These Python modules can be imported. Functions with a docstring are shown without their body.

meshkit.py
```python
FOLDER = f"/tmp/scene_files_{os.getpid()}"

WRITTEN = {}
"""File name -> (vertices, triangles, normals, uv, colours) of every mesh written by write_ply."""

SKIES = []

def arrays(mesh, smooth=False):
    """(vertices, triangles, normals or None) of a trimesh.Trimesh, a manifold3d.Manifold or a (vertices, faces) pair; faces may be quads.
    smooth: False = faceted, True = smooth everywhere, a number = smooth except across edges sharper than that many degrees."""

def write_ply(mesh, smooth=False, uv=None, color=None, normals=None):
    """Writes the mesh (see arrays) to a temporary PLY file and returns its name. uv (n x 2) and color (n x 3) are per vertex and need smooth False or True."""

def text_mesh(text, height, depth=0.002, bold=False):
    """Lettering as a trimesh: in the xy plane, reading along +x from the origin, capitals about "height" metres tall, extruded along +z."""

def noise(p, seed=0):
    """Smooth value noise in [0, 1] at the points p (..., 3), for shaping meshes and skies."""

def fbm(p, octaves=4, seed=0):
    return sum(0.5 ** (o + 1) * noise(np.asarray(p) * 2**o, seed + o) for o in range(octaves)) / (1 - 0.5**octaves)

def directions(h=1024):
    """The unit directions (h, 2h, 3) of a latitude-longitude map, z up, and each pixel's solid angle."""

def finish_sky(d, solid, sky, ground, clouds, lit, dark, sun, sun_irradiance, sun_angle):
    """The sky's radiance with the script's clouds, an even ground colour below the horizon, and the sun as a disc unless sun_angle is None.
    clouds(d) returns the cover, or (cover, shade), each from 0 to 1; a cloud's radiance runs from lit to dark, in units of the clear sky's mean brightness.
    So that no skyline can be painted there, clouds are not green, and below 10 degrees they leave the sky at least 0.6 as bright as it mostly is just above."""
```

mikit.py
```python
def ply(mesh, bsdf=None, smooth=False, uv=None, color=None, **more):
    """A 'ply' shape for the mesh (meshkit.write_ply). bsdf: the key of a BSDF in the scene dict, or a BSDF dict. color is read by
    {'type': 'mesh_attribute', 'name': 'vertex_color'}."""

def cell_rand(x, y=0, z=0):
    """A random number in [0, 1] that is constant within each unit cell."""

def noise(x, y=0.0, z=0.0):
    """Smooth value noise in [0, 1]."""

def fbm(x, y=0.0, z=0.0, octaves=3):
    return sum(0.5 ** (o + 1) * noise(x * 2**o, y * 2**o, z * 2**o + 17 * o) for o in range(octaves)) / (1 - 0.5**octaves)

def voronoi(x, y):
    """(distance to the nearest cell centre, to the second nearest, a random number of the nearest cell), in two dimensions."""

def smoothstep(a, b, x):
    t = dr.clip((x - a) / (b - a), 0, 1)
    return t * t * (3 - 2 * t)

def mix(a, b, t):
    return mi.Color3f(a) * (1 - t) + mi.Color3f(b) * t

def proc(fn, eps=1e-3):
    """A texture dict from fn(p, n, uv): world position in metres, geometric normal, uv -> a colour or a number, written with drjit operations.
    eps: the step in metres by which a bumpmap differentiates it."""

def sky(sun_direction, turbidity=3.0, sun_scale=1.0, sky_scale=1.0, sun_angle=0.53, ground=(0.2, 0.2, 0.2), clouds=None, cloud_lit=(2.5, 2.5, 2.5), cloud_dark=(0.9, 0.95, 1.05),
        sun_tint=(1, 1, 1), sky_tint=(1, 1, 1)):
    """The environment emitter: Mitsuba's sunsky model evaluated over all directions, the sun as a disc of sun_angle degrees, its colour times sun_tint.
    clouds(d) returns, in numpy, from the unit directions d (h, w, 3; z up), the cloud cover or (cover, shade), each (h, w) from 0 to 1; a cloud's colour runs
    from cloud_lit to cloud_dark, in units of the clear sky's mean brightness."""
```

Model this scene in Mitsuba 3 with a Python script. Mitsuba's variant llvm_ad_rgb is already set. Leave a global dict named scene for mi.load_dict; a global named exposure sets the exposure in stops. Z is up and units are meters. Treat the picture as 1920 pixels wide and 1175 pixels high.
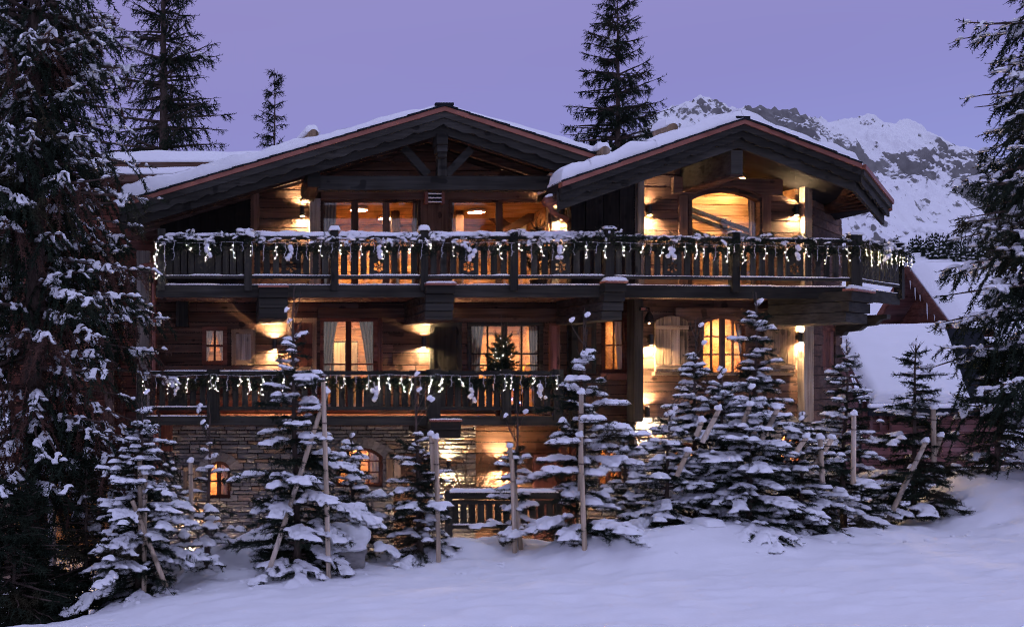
import math, random
import numpy as np, trimesh, drjit as dr, mitsuba as mi, mikit, meshkit
from shapely.geometry import Polygon, LineString, Point, box as sbox
from shapely.ops import unary_union
from shapely import affinity
from scipy.spatial import cKDTree

T = mi.ScalarTransform4f
scene, labels = {}, {}
rng = np.random.default_rng(7)

# ---------------------------------------------------------------- camera, sky, exposure
# A shift lens standing in front of the building's left half, film parallel to the facade. Eye at z = 5.
EYE, FOCAL, CX, CY = 5.0, 1800.0, 430.0, 700.0          # focal length and principal point in pixels of the 1920 px wide photograph
scene['camera'] = {
    'type': 'perspective', 'fov_axis': 'x', 'fov': math.degrees(2 * math.atan(960 / FOCAL)),
    'principal_point_offset_x': (960 - CX) / 1920, 'principal_point_offset_y': (587.5 - CY) / 1175,
    'near_clip': 0.1, 'far_clip': 12000.0,
    'to_world': T().look_at(origin=[0, 0, EYE], target=[0, 10, EYE], up=[0, 0, 1]),
}


SKY_K = 44.0 / 32


def dusk(d):
    """An even dusk sky: blue-violet low down, paler towards the zenith, a little brighter on the after-glow's side behind the camera."""
    up = np.clip(d[..., 2], 0, 1)
    glow = np.clip(0.5 - 0.5 * d[..., 1], 0, 1)
    wisps = 0.07 * (meshkit.fbm(d * np.array([2.2, 2.2, 11.0]), 4, 5) - 0.5)
    clear = np.exp(-(up / 0.24) ** 2) * (0.35 + 0.65 * np.clip(0.35 + 0.9 * d[..., 0], 0, 1))
    return 1 - 0.30 * clear, np.clip(1 - 0.92 * up ** 2.2 - 0.34 * glow ** 2 + wisps - 0.03, 0, 1)


SKY_LIT, SKY_DARK = np.array([0.86, 0.93, 1.50]) * SKY_K, np.array([0.342, 0.284, 0.690]) * SKY_K
scene['sky'] = mikit.sky([0.1, -1.0, 0.06], turbidity=3, sun_scale=0.0, sky_scale=1.0, ground=(0.5, 0.5, 0.55), clouds=dusk, sky_tint=(.24, .42, 1.10),
                         cloud_lit=SKY_LIT.tolist(), cloud_dark=SKY_DARK.tolist())
scene['sky']['sampling_weight'] = 40.0
exposure = 5.0                                            # a long exposure at dusk
WARM = np.array([1.0, 0.62, 0.29])
WALL_WARM = np.array([1.0, 0.69, 0.38])
SCONCE, ROOM, BULB = 7200 / 32, 27 / 32, 42 / 32


def area(rad, weight=1.0):
    return {'type': 'area', 'radiance': {'type': 'rgb', 'value': [float(x) for x in rad]}, 'sampling_weight': float(weight)}


# ---------------------------------------------------------------- materials
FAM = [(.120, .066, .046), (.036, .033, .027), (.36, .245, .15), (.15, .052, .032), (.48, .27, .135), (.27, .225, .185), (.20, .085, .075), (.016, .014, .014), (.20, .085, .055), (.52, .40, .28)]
DARKB, GREYP, PALE, REDB, HONEY, OLDG, PINK, BLACKW, COPB, STAKE = range(10)


def wood_fn(along):
    def fn(p, n, uv):
        f = dr.floor(uv.y)
        r = uv.y - f
        base = mi.Color3f(*FAM[0])
        for i in range(1, len(FAM)):
            base = dr.select(f > i - 0.5, mi.Color3f(*FAM[i]), base)
        if along == 'u':
            a, b, c = uv.x * 1.3, p.z * 26, p.y * 26
        else:
            a, b, c = uv.x * 1.3, (p.x + p.y * .4) * 26, (p.y - p.x * .4) * 26
        o = r * 57.0
        g = mikit.fbm(b * 1.0 + o, a, c * .3 + o, 3)
        fine = mikit.noise(b * 4.2 + o, a * 2.3, c + o)
        patch = mikit.fbm(a * 1.4 + o, b * .12, c * .1 + o, 2)
        knot = mikit.smoothstep(.80, .90, mikit.noise(a * 3.1 + o * 3, b * .3, o))
        k = (.50 + .80 * r) * (.18 + 1.25 * g + .30 * fine) * (.50 + 1.0 * patch) * (1 - .6 * knot)
        grey = mikit.smoothstep(.45, .8, patch) * .30
        c_ = base * k
        m = (c_.x + c_.y + c_.z) / 3
        return c_ * (1 - grey) + mi.Color3f(m * .98, m, m * 1.04) * grey
    return fn


def two(b):
    return {'type': 'twosided', 'b': b}


def rgb(*c):
    return {'type': 'rgb', 'value': list(c)}


scene['wood_across'] = two({'type': 'principled', 'base_color': mikit.proc(wood_fn('u')), 'roughness': .78, 'specular': .18})
scene['wood_upright'] = two({'type': 'principled', 'base_color': mikit.proc(wood_fn('z')), 'roughness': .78, 'specular': .18})


def snow_fn(p, n, uv):
    g = mikit.noise(p.x * 60, p.y * 60, p.z * 60)
    h = mikit.fbm(p.x * 1.2, p.y * 3.5, p.z * 2, 3)
    v = .885 + .04 * g + .06 * (h - .5)
    return mi.Color3f(v, v * 1.0, v * 1.005)


scene['snow_matter'] = two({'type': 'diffuse', 'reflectance': mikit.proc(snow_fn)})


def stone_fn(p, n, uv):
    r = uv.y - dr.floor(uv.y)
    g = mikit.fbm(p.x * 9 + r * 31, p.y * 9, p.z * 22 + r * 11, 3)
    f = mikit.noise(p.x * 70, p.y * 70, p.z * 90)
    b = mikit.mix((.13, .13, .135), (.29, .275, .26), r)
    b = mikit.mix(b, mi.Color3f(.30, .21, .15), mikit.smoothstep(.78, .95, mikit.cell_rand(r * 997)))
    return b * (.5 + .75 * g + .25 * f)


scene['stone'] = two({'type': 'diffuse', 'reflectance': mikit.proc(stone_fn)})
scene['mortar'] = two({'type': 'diffuse', 'reflectance': rgb(.035, .032, .03)})


def needle_fn(p, n, uv):
    r = mikit.noise(p.x * 7, p.y * 7, p.z * 7)
    s = mikit.noise(p.x * 1.3 + 9, p.y * 1.3, p.z * 1.3)
    g = mikit.mix((.011, .017, .013), (.030, .040, .025), r)
    return mikit.mix(g, mi.Color3f(.060, .045, .026), mikit.smoothstep(.62, .9, s) * .55) * (.75 + .5 * uv.x)


scene['needle_matter'] = two({'type': 'diffuse', 'reflectance': mikit.proc(needle_fn)})


def brown_fn(p, n, uv):
    r = mikit.noise(p.x * 7, p.y * 7, p.z * 7)
    return mikit.mix((.045, .028, .024), (.095, .050, .036), r)


scene['brown_needle_matter'] = two({'type': 'diffuse', 'reflectance': mikit.proc(brown_fn)})  # brown tone for some spruce twigs and the deer head


def bark_fn(p, n, uv):
    g = mikit.fbm(p.x * 22, p.y * 22, p.z * 7, 3)
    return mikit.mix((.035, .026, .022), (.15, .11, .09), g)


scene['bark'] = two({'type': 'diffuse', 'reflectance': mikit.proc(bark_fn)})


def metal_fn(p, n, uv):
    g = mikit.fbm(p.x * 5, p.y * 5, p.z * 9, 3)
    return mikit.mix((.20, .062, .040), (.34, .13, .09), g)


scene['copper'] = two({'type': 'principled', 'base_color': mikit.proc(metal_fn), 'metallic': .35, 'roughness': .45})
scene['slate'] = two({'type': 'diffuse', 'reflectance': rgb(.022, .024, .028)})
scene['black_metal'] = two({'type': 'principled', 'base_color': rgb(.012, .012, .013), 'roughness': .4, 'metallic': .3})
scene['steel'] = two({'type': 'roughconductor', 'material': 'Al', 'alpha': .2})
scene['white_paint'] = two({'type': 'diffuse', 'reflectance': rgb(.75, .70, .62)})
scene['cable_matter'] = two({'type': 'diffuse', 'reflectance': rgb(.62, .62, .66)})
scene['bauble_matter'] = two({'type': 'principled', 'base_color': rgb(.78, .79, .84), 'roughness': .28, 'metallic': .25, 'specular': .6})
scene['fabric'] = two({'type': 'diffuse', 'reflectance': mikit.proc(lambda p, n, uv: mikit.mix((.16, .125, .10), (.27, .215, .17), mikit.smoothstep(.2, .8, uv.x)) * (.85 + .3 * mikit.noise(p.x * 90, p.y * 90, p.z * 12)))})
scene['yellow_fabric'] = two({'type': 'diffuse', 'reflectance': rgb(.75, .48, .06)})
scene['voile'] = two({'type': 'diffuse', 'reflectance': rgb(.78, .66, .52)})
scene['glass'] = {'type': 'thindielectric'}
scene['lamp_matter'] = {'type': 'diffuse', 'reflectance': rgb(.6, .6, .6)}


def rock_fn(p, n, uv):
    w = mikit.fbm(p.x / 90, p.y / 90, p.z / 90, 3) - .5
    along = (p.y + p.z) * .7                                           # down the slope: gullies and ribs run this way
    a = mikit.fbm(p.x / 46 + w * 2.2, along / 190 + w, 3.0, 3)
    b = mikit.fbm(p.x / 15 + w * 4, along / 42, p.z / 30, 3)
    c = mikit.noise(p.x / 5.0, along / 9, p.z / 6)
    big = mikit.fbm(p.x / 330 + 3, along / 420, 0.0, 3)
    steep = 1 - n.z
    s = steep * 1.15 + (a - .5) * 1.0 + (b - .5) * .75 + (c - .5) * .22 + (big - .5) * .9
    rock = mikit.smoothstep(.42, .56, s)
    r = mikit.mix((.13, .125, .12), (.28, .27, .255), b)
    return mikit.mix(mi.Color3f(.88, .88, .88), r, rock)


scene['mountain_matter'] = two({'type': 'diffuse', 'reflectance': mikit.proc(rock_fn)})

# ---------------------------------------------------------------- helpers
count = {}


def numbered(key):
    n = count.get(key, -1) + 1
    count[key] = n
    return key if n == 0 else f'{key}_{n:03d}'


def put(key, vf, bsdf, smooth=False, uv=None, parent=None, kind=None, **more):
    key = numbered((parent + '__' if parent else '') + key)
    v, f = vf
    scene[key] = mikit.ply((np.asarray(v, float), np.asarray(f, int)), bsdf, smooth=smooth, uv=uv, **more)
    if kind:
        labels.setdefault(key, {})['kind'] = kind
    return key


def tag(key, label=None, cat=None, group=None, kind=None):
    d = labels.setdefault(key, {})
    for k, x in (('label', label), ('category', cat), ('group', group), ('kind', kind)):
        if x:
            d[k] = x
    return key


def thing(name, label, cat, group=None):
    return tag(numbered(name), label, cat, group)


class Frame:
    """A facade's own axes: u along the wall, v into the building, z up."""
    def __init__(self, x, y, deg):
        a = math.radians(deg)
        self.o, self.c, self.s = np.array([x, y]), math.cos(a), math.sin(a)

    def w(self, u, v, z):
        u, v, z = np.broadcast_arrays(np.asarray(u, float), np.asarray(v, float), np.asarray(z, float))
        return np.stack([self.o[0] + u * self.c - v * self.s, self.o[1] + u * self.s + v * self.c, z], -1)

    def at(self, px, py, v):
        """(u, z) of the point of the plane at depth v that stands at a measured place of the photograph."""
        k = (px - CX) / FOCAL
        u = (k * (self.o[1] + v * self.c) - self.o[0] + v * self.s) / (self.c - k * self.s)
        y = self.o[1] + u * self.s + v * self.c
        return u, EYE - (py - CY) / FOCAL * y

    def rect(self, x0, y0, x1, y1, v):
        """A measured rectangle (edges at its middle height and width) as a polygon in (u, z)."""
        (u0, _), (u1, _) = self.at(x0, (y0 + y1) / 2, v), self.at(x1, (y0 + y1) / 2, v)
        (_, za), (_, zb) = self.at((x0 + x1) / 2, y0, v), self.at((x0 + x1) / 2, y1, v)
        return sbox(u0, zb, u1, za)


def at(px, py, Y):
    return np.array([(px - CX) / FOCAL * Y, Y, EYE - (py - CY) / FOCAL * Y])


class MB:
    def __init__(self):
        self.v, self.f, self.uv, self.n = [], [], [], 0

    def add(self, v, f, uv=None):
        v = np.asarray(v, float)
        self.v.append(v), self.f.append(np.asarray(f, int) + self.n)
        self.uv.append(np.zeros((len(v), 2)) if uv is None else np.asarray(uv, float))
        self.n += len(v)
        return self

    def build(self, key, bsdf, parent=None, smooth=False, kind=None, uv=True, **more):
        return put(key, (np.vstack(self.v), np.vstack(self.f)), bsdf, smooth, np.vstack(self.uv) if uv else None, parent, kind, **more)


BOXF = np.array([[0, 2, 3], [0, 3, 1], [4, 5, 7], [4, 7, 6], [0, 1, 5], [0, 5, 4], [2, 6, 7], [2, 7, 3], [0, 4, 6], [0, 6, 2], [1, 3, 7], [1, 7, 5]])


def tone(fam, r=None):
    return fam + .04 + .9 * (rng.random() if r is None else r)


def fbox(fr, u0, u1, v0, v1, z0, z1, fam=0, along='u', r=None):
    """A box in a frame, with the wood uv (metres along the grain, family + tone)."""
    c = np.array([[u, v, z] for u in (u0, u1) for v in (v0, v1) for z in (z0, z1)], float)
    w = fr.w(c[:, 0], c[:, 1], c[:, 2])
    g = c[:, 0] if along == 'u' else (c[:, 2] if along == 'z' else c[:, 1])
    return w, BOXF, np.stack([g, np.full(8, tone(fam, r))], 1)


def prism(fr, poly, v0, v1, fam=0, along='u', r=None):
    """A polygon of (u, z) extruded from depth v0 to v1."""
    vs, fs, us, n = [], [], [], 0
    t = tone(fam, r)
    for g in getattr(poly, 'geoms', [poly]):
        if g.is_empty or g.geom_type != 'Polygon' or g.area < 1e-5:
            continue
        m = trimesh.creation.extrude_polygon(g, v1 - v0, engine='earcut')
        p = np.array(m.vertices)
        vs.append(fr.w(p[:, 0], v0 + p[:, 2], p[:, 1]))
        fs.append(np.array(m.faces)[:, ::-1] + n)
        us.append(np.stack([p[:, 0] if along == 'u' else p[:, 1], np.full(len(p), t)], 1))
        n += len(p)
    return (np.vstack(vs), np.vstack(fs), np.vstack(us)) if vs else None


def part(key, vfu, bsdf, parent=None, kind=None, smooth=False):
    return put(key, vfu[:2], bsdf, smooth, vfu[2] if smooth in (False, True) else None, parent, kind)


def wood(along):
    return 'wood_across' if along in ('u', 'v') else 'wood_upright'


def pbox(fr, parent, key, px, v0, v1, fam, along='u', bsdf=None, r=None):
    """A box measured in the photograph: px = (x0, y0, x1, y1) of its front face at depth v0."""
    u0, z0, u1, z1 = fr.rect(*px, v0).bounds
    return part(key, fbox(fr, u0, u1, v0, v1, z0, z1, fam, along, r), bsdf or wood(along), parent)


def tube(points, radii, sides=6, cap=True):
    p = np.asarray(points, float)
    r = np.broadcast_to(np.asarray(radii, float), (len(p),))
    t = np.gradient(p, axis=0)
    t /= np.linalg.norm(t, axis=1, keepdims=True) + 1e-12
    a = np.cross(t, np.where(np.abs(t[:, 2:]) < .9, [0, 0, 1.0], [1.0, 0, 0]))
    a /= np.linalg.norm(a, axis=1, keepdims=True) + 1e-12
    b, ang = np.cross(t, a), np.arange(sides) * 2 * np.pi / sides
    v = p[:, None] + r[:, None, None] * (np.cos(ang)[None, :, None] * a[:, None] + np.sin(ang)[None, :, None] * b[:, None])
    i, j = np.meshgrid(np.arange(len(p) - 1), np.arange(sides), indexing='ij')
    q = np.stack([i * sides + j, i * sides + (j + 1) % sides, (i + 1) * sides + (j + 1) % sides, (i + 1) * sides + j], -1).reshape(-1, 4)
    f = np.vstack([q[:, [0, 1, 2]], q[:, [0, 2, 3]]])
    v = v.reshape(-1, 3)
    if cap:
        k = len(v)
        v = np.vstack([v, p[0], p[-1]])
        j = np.arange(sides)
        e = (len(p) - 1) * sides
        f = np.vstack([f, np.stack([j * 0 + k, (j + 1) % sides, j], 1), np.stack([j * 0 + k + 1, e + j, e + (j + 1) % sides], 1)])
    return v, f


def pad(P, N, thick):
    """A closed snow layer on a grid of points P (m, n, 3): raised along N by thick (m, n)."""
    m, n = P.shape[:2]
    top = P + N * thick[..., None]
    bot = P - N * .012
    v = np.vstack([top.reshape(-1, 3), bot.reshape(-1, 3)])
    i, j = np.meshgrid(np.arange(m - 1), np.arange(n - 1), indexing='ij')
    a = (i * n + j).ravel()
    q = np.stack([a, a + n, a + n + 1, a + 1], 1)
    k = m * n
    f = [q, q[:, ::-1] + k]
    rim = np.concatenate([np.arange(n - 1), np.arange(m - 1) * n + n - 1, (m - 1) * n + np.arange(n - 1, 0, -1), np.arange(m - 1, 0, -1) * n])
    nx = np.roll(rim, -1)
    f.append(np.stack([rim, nx, nx + k, rim + k], 1))
    return v, np.vstack(f)


def snow_layer(P, N, thick, edge, seed=0, lump=.35, scale=3.0, free=(1, 1, 1, 1)):
    """Thickness over a grid, rounded off within 'edge' metres of the free sides (m start, m end, n start, n end), lumpy."""
    m, n = P.shape[:2]
    dm = np.concatenate([[0], np.cumsum(np.linalg.norm(np.diff(P[:, n // 2], axis=0), axis=1))])
    dn = np.concatenate([[0], np.cumsum(np.linalg.norm(np.diff(P[m // 2], axis=0), axis=1))])
    d = np.full((m, n), 9e9)
    for on, x, ax in ((free[0], dm, 0), (free[1], dm[-1] - dm, 0), (free[2], dn, 1), (free[3], dn[-1] - dn, 1)):
        if on:
            d = np.minimum(d, x[:, None] if ax == 0 else x[None, :])
    t = np.clip(d / edge, 0, 1)
    prof = np.sqrt(1 - (1 - t) ** 2) * .86 + .14
    nz = meshkit.fbm(P * scale, 4, seed)
    return pad(P, N, thick * prof * (1 - lump + 2 * lump * nz))


def slope_grid(fr, u0, z0, u1, z1, v0, v1, m, n):
    u, z = np.linspace(u0, u1, m)[:, None], np.linspace(z0, z1, m)[:, None]
    v = np.linspace(0, 1, n)[None, :] ** 1.6 * (v1 - v0) + v0
    P = fr.w(u + 0 * v, v + 0 * u, z + 0 * v)
    return P

# ---------------------------------------------------------------- the setting: snowfield, mountains, wooded slope
def sst(a, b, x):
    t = np.clip((np.asarray(x, float) - a) / (b - a), 0, 1)
    return t * t * (3 - 2 * t)


MOUNDS = [(.75, 17.2, .95, .9, .62), (-.6, 16.9, .9, .7, .25), (4.9, 17.6, 1.0, .8, .42), (3.7, 16.6, .8, .5, .22), (6.9, 15.45, 1.2, .75, .38), (8.0, 15.9, .9, .6, .30), (5.7, 15.6, .8, .6, .25),
          (8.9, 15.6, .8, .6, .18), (10.9, 16.3, 1.3, .7, .14), (13.3, 17.6, 1.2, 1.2, .35)]


def ground_z(x, y):
    x, y = np.asarray(x, float), np.asarray(y, float)
    front = 1.79 + .115 * np.clip(x - .42, -9, 0) + .045 * np.clip(x - .42, 0, 40) + .33 * np.clip(x - 12.2, 0, 25) * sst(14, 18, y) + .02 * np.clip(13 - y, -2, 40)
    low = .62 - .55 * (1 - sst(-.5, 2.2, x)) + .30 * np.clip(x - 11.8, 0, 40) * (1 - .85 * sst(19.5, 25, y)) + .045 * np.clip(y - 24, 0, 400) * sst(13, 22, x)
    k = sst(16.6, 19.0, y - .9 * sst(11, 15, x) * 2) * (1 - .25 * sst(12, 16, x))
    k = np.maximum(k, sst(13.6, 16.4, y) * (1 - sst(-3.2, -1.6, x)))
    z = front * (1 - k) + low * k
    for mx, my, rx, ry, h in MOUNDS:
        z = z + h * np.exp(-(((x - mx) / rx) ** 2 + ((y - my) / ry) ** 2))
    p = np.stack([x, y, 0 * x], -1)
    z = z + .16 * (meshkit.fbm(p * [.45, .6, 1], 3, 3) - .5) + .11 * (meshkit.fbm(p * [2.2, 3.4, 1], 3, 8) - .5) * sst(9, 11, y)
    z = z + .050 * (meshkit.fbm(p * [1.1, 6.5, 1], 3, 21) - .5)
    near = np.exp(-((y - 15.9 - .06 * x) / 1.1) ** 2)
    z = z + near * .10 * (meshkit.fbm(p * [3.6, 4.2, 1], 3, 71) - .5) + .040 * (meshkit.fbm(p * [1.6, 11, 1] + meshkit.fbm(p * 1.3, 2, 5)[..., None] * 2, 3, 41) - .5) + .02 * np.clip(meshkit.fbm(p * [6, 7, 1], 2, 61) - .66, 0, 1) * 3
    return z


def grid_mesh(xs, ys, fz):
    X, Y = np.meshgrid(xs, ys)
    v = np.stack([X, Y, fz(X, Y)], -1).reshape(-1, 3)
    i, j = np.meshgrid(np.arange(len(ys) - 1), np.arange(len(xs) - 1), indexing='ij')
    a = (i * len(xs) + j).ravel()
    q = np.stack([a, a + 1, a + len(xs) + 1, a + len(xs)], 1)
    return v, np.vstack([q[:, [0, 1, 2]], q[:, [0, 2, 3]]])


gx = np.concatenate([np.linspace(-900, -30, 26)[:-1], np.linspace(-30, -6, 30)[:-1], np.linspace(-6, 22, 250), np.linspace(22, 60, 40)[1:], np.linspace(60, 1400, 30)[1:]])
gy = np.concatenate([np.linspace(-300, -6, 16)[:-1], np.linspace(-6, 10, 30)[:-1], np.linspace(10, 20, 160), np.linspace(20, 60, 60)[1:], np.linspace(60, 1500, 30)[1:]])
tag(put('snow_ground', grid_mesh(gx, gy, ground_z), 'snow_matter', smooth=True), 'smooth blue-grey snowfield with soft drifts rising to one side', kind='structure')

CREST = np.array([(-1500, 560), (-200, 430), (300, 330), (900, 345), (1100, 300), (1180, 262), (1215, 228), (1240, 208), (1285, 194), (1322, 178), (1345, 190), (1400, 203), (1440, 204), (1480, 207), (1505, 214), (1540, 222), (1580, 224), (1640, 219), (1670, 232),
                  (1710, 228), (1745, 252), (1790, 280), (1840, 296), (1900, 330), (2000, 372), (2300, 430), (2900, 520), (4200, 640)], float)
MY = 3000.0
cx_, cz_ = (CREST[:, 0] - CX) / FOCAL * MY, (CY - CREST[:, 1]) / FOCAL * MY


def mountain_z(x, y):
    top = np.interp(x, cx_, cz_)
    p = np.stack([x, y, 0 * x], -1)
    rid = lambda s, seed, o: 1 - 2 * np.abs(meshkit.fbm(p / np.asarray(s), o, seed) - .5)       # noqa: E731
    t = np.clip((y - 900) / (MY - 900), 0, 1)
    prof = .10 + .22 * t + .68 * np.clip((t - .25) / .75, 0, 1) ** 2.1
    back = np.clip((y - MY) / 900, 0, 1)
    z = top * prof * (1 - .55 * back)
    amp = sst(.15, .6, t)
    z = z + amp * (1 - .8 * sst(.85, 1, t)) * 190 * (rid([260, 620, 1], 31, 4) - .78)
    z = z + amp * 80 * (rid([75, 210, 1], 32, 4) - .72) * (1 - .7 * sst(.88, 1, t)) + amp * 22 * (rid([26, 55, 1], 33, 3) - .7) + 12 * amp * (meshkit.fbm(p / 12, 2, 34) - .5)
    bowl = np.exp(-(((x - 1800) / 75) ** 2 + ((y - 2690) / 90) ** 2)) + np.exp(-(((x - 1740) / 110) ** 2 + ((y - 2330) / 90) ** 2)) + .9 * np.exp(-(((x - 1950) / 90) ** 2 + ((y - 2420) / 120) ** 2))
    smooth = top * prof * (1 - .5 * back) - 40
    k = .85 * np.clip(bowl * 1.3, 0, 1)
    return z * (1 - k) + smooth * k


mx = np.concatenate([np.linspace(-3800, 1150, 60)[:-1], np.linspace(1150, 2700, 270), np.linspace(2700, 6500, 40)[1:]])
my = np.concatenate([np.linspace(850, 1700, 60)[:-1], np.linspace(1700, 3060, 225), np.linspace(3060, 4200, 14)[1:]])
tag(put('mountain', grid_mesh(mx, my, mountain_z), 'mountain_matter'), 'jagged snow-covered mountain ridge with bare rock faces', kind='structure')


def hill_z(x, y):
    crest = np.interp((x / y) * FOCAL + CX, [1500, 1600, 1660, 1720, 1760, 1800, 1850, 1900, 2100, 2600], [520, 486, 466, 456, 446, 452, 468, 480, 520, 600])
    top = EYE + (CY - crest) / FOCAL * 620
    p = np.stack([x, y, 0 * x], -1)
    return top * (1 - .8 * np.abs(sst(420, 620, y) - 1) - .5 * sst(620, 900, y)) - 6 + 9 * (meshkit.fbm(p / 35, 4, 51) - .5)


hx = np.linspace(320, 900, 150)
tag(put('hillside', grid_mesh(hx, np.linspace(400, 900, 90), hill_z), 'mountain_matter'), 'lower snowy shoulder of the slope before the mountain', kind='structure')

# the wooded top of that shoulder: far conifers that read as one mass
fr_rng = np.random.default_rng(12)
fm, fs = MB(), MB()
for _ in range(420):
    y = fr_rng.uniform(560, 640)
    pxx = fr_rng.choice([fr_rng.uniform(1735, 1900), fr_rng.uniform(1705, 1900), fr_rng.uniform(1600, 1720)], p=[.55, .38, .07])
    x = (pxx - CX) / FOCAL * y
    z0, h = float(hill_z(np.array(x), np.array(y))), fr_rng.uniform(6, 13)
    k, tiers = 7, 6
    zz = z0 + h * np.linspace(.05, 1, tiers)
    for q in range(tiers - 1):
        r = h * .2 * (1 - q / (tiers - .5)) * fr_rng.uniform(.8, 1.2)
        a = np.arange(k) * 2 * np.pi / k + fr_rng.random() * 6
        rr = r * fr_rng.uniform(.55, 1.2, k)
        fm.add(np.vstack([np.stack([x + rr * np.cos(a), y + rr * np.sin(a), zz[q] + 0 * a - fr_rng.uniform(0, .4, k)], 1), [[x, y, zz[q + 1] + .4]]]), np.stack([np.arange(k), (np.arange(k) + 1) % k, np.full(k, k)], 1))
        if fr_rng.random() < .7:                                   # snow on the boughs of that tier
            rs = rr * fr_rng.uniform(.45, .85, k)
            fs.add(np.vstack([np.stack([x + rs * np.cos(a), y + rs * np.sin(a), zz[q] + (zz[q + 1] + .4 - zz[q]) * (1 - rs / np.maximum(rr, 1e-6)) + .12], 1), [[x, y, zz[q + 1] + .6]]]), np.stack([np.arange(k), (np.arange(k) + 1) % k, np.full(k, k)], 1))
tag(fm.build('conifer_wood', 'needle_matter', kind='stuff'), 'dark far-off conifer wood on the shoulder below the mountain', 'forest')
fs.build('snow', 'snow_matter', 'conifer_wood', kind='stuff', uv=False)

# ---------------------------------------------------------------- the chalet
LF = Frame(0, 20, 0)                       # main facade: balcony front at v = 0, wall at v = 2.4
RF = Frame(7.89, 20, 6)                    # wing: turned a little away
cu, cz = RF.at(1606, 500, 0.0)
c0 = RF.w(cu, 0, 0)
SF = Frame(c0[0], c0[1], 38)               # the wing's cut-off corner
VL, VR = 2.4, 1.5
CH = thing('chalet', 'large dark timber chalet with snow on two low gables and lit balconies', 'building')


def arch_poly(u0, u1, z0, zs, rise, n=14):
    if rise <= 0:
        return sbox(u0, z0, u1, zs)
    w = (u1 - u0) / 2
    R = (w * w + rise * rise) / (2 * rise)
    a = math.asin(min(1, w / R))
    pts = [((u0 + u1) / 2 + R * math.sin(t), zs + rise - R + R * math.cos(t)) for t in np.linspace(a, -a, n)]
    return Polygon([(u0, z0), (u1, z0)] + pts)


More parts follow.
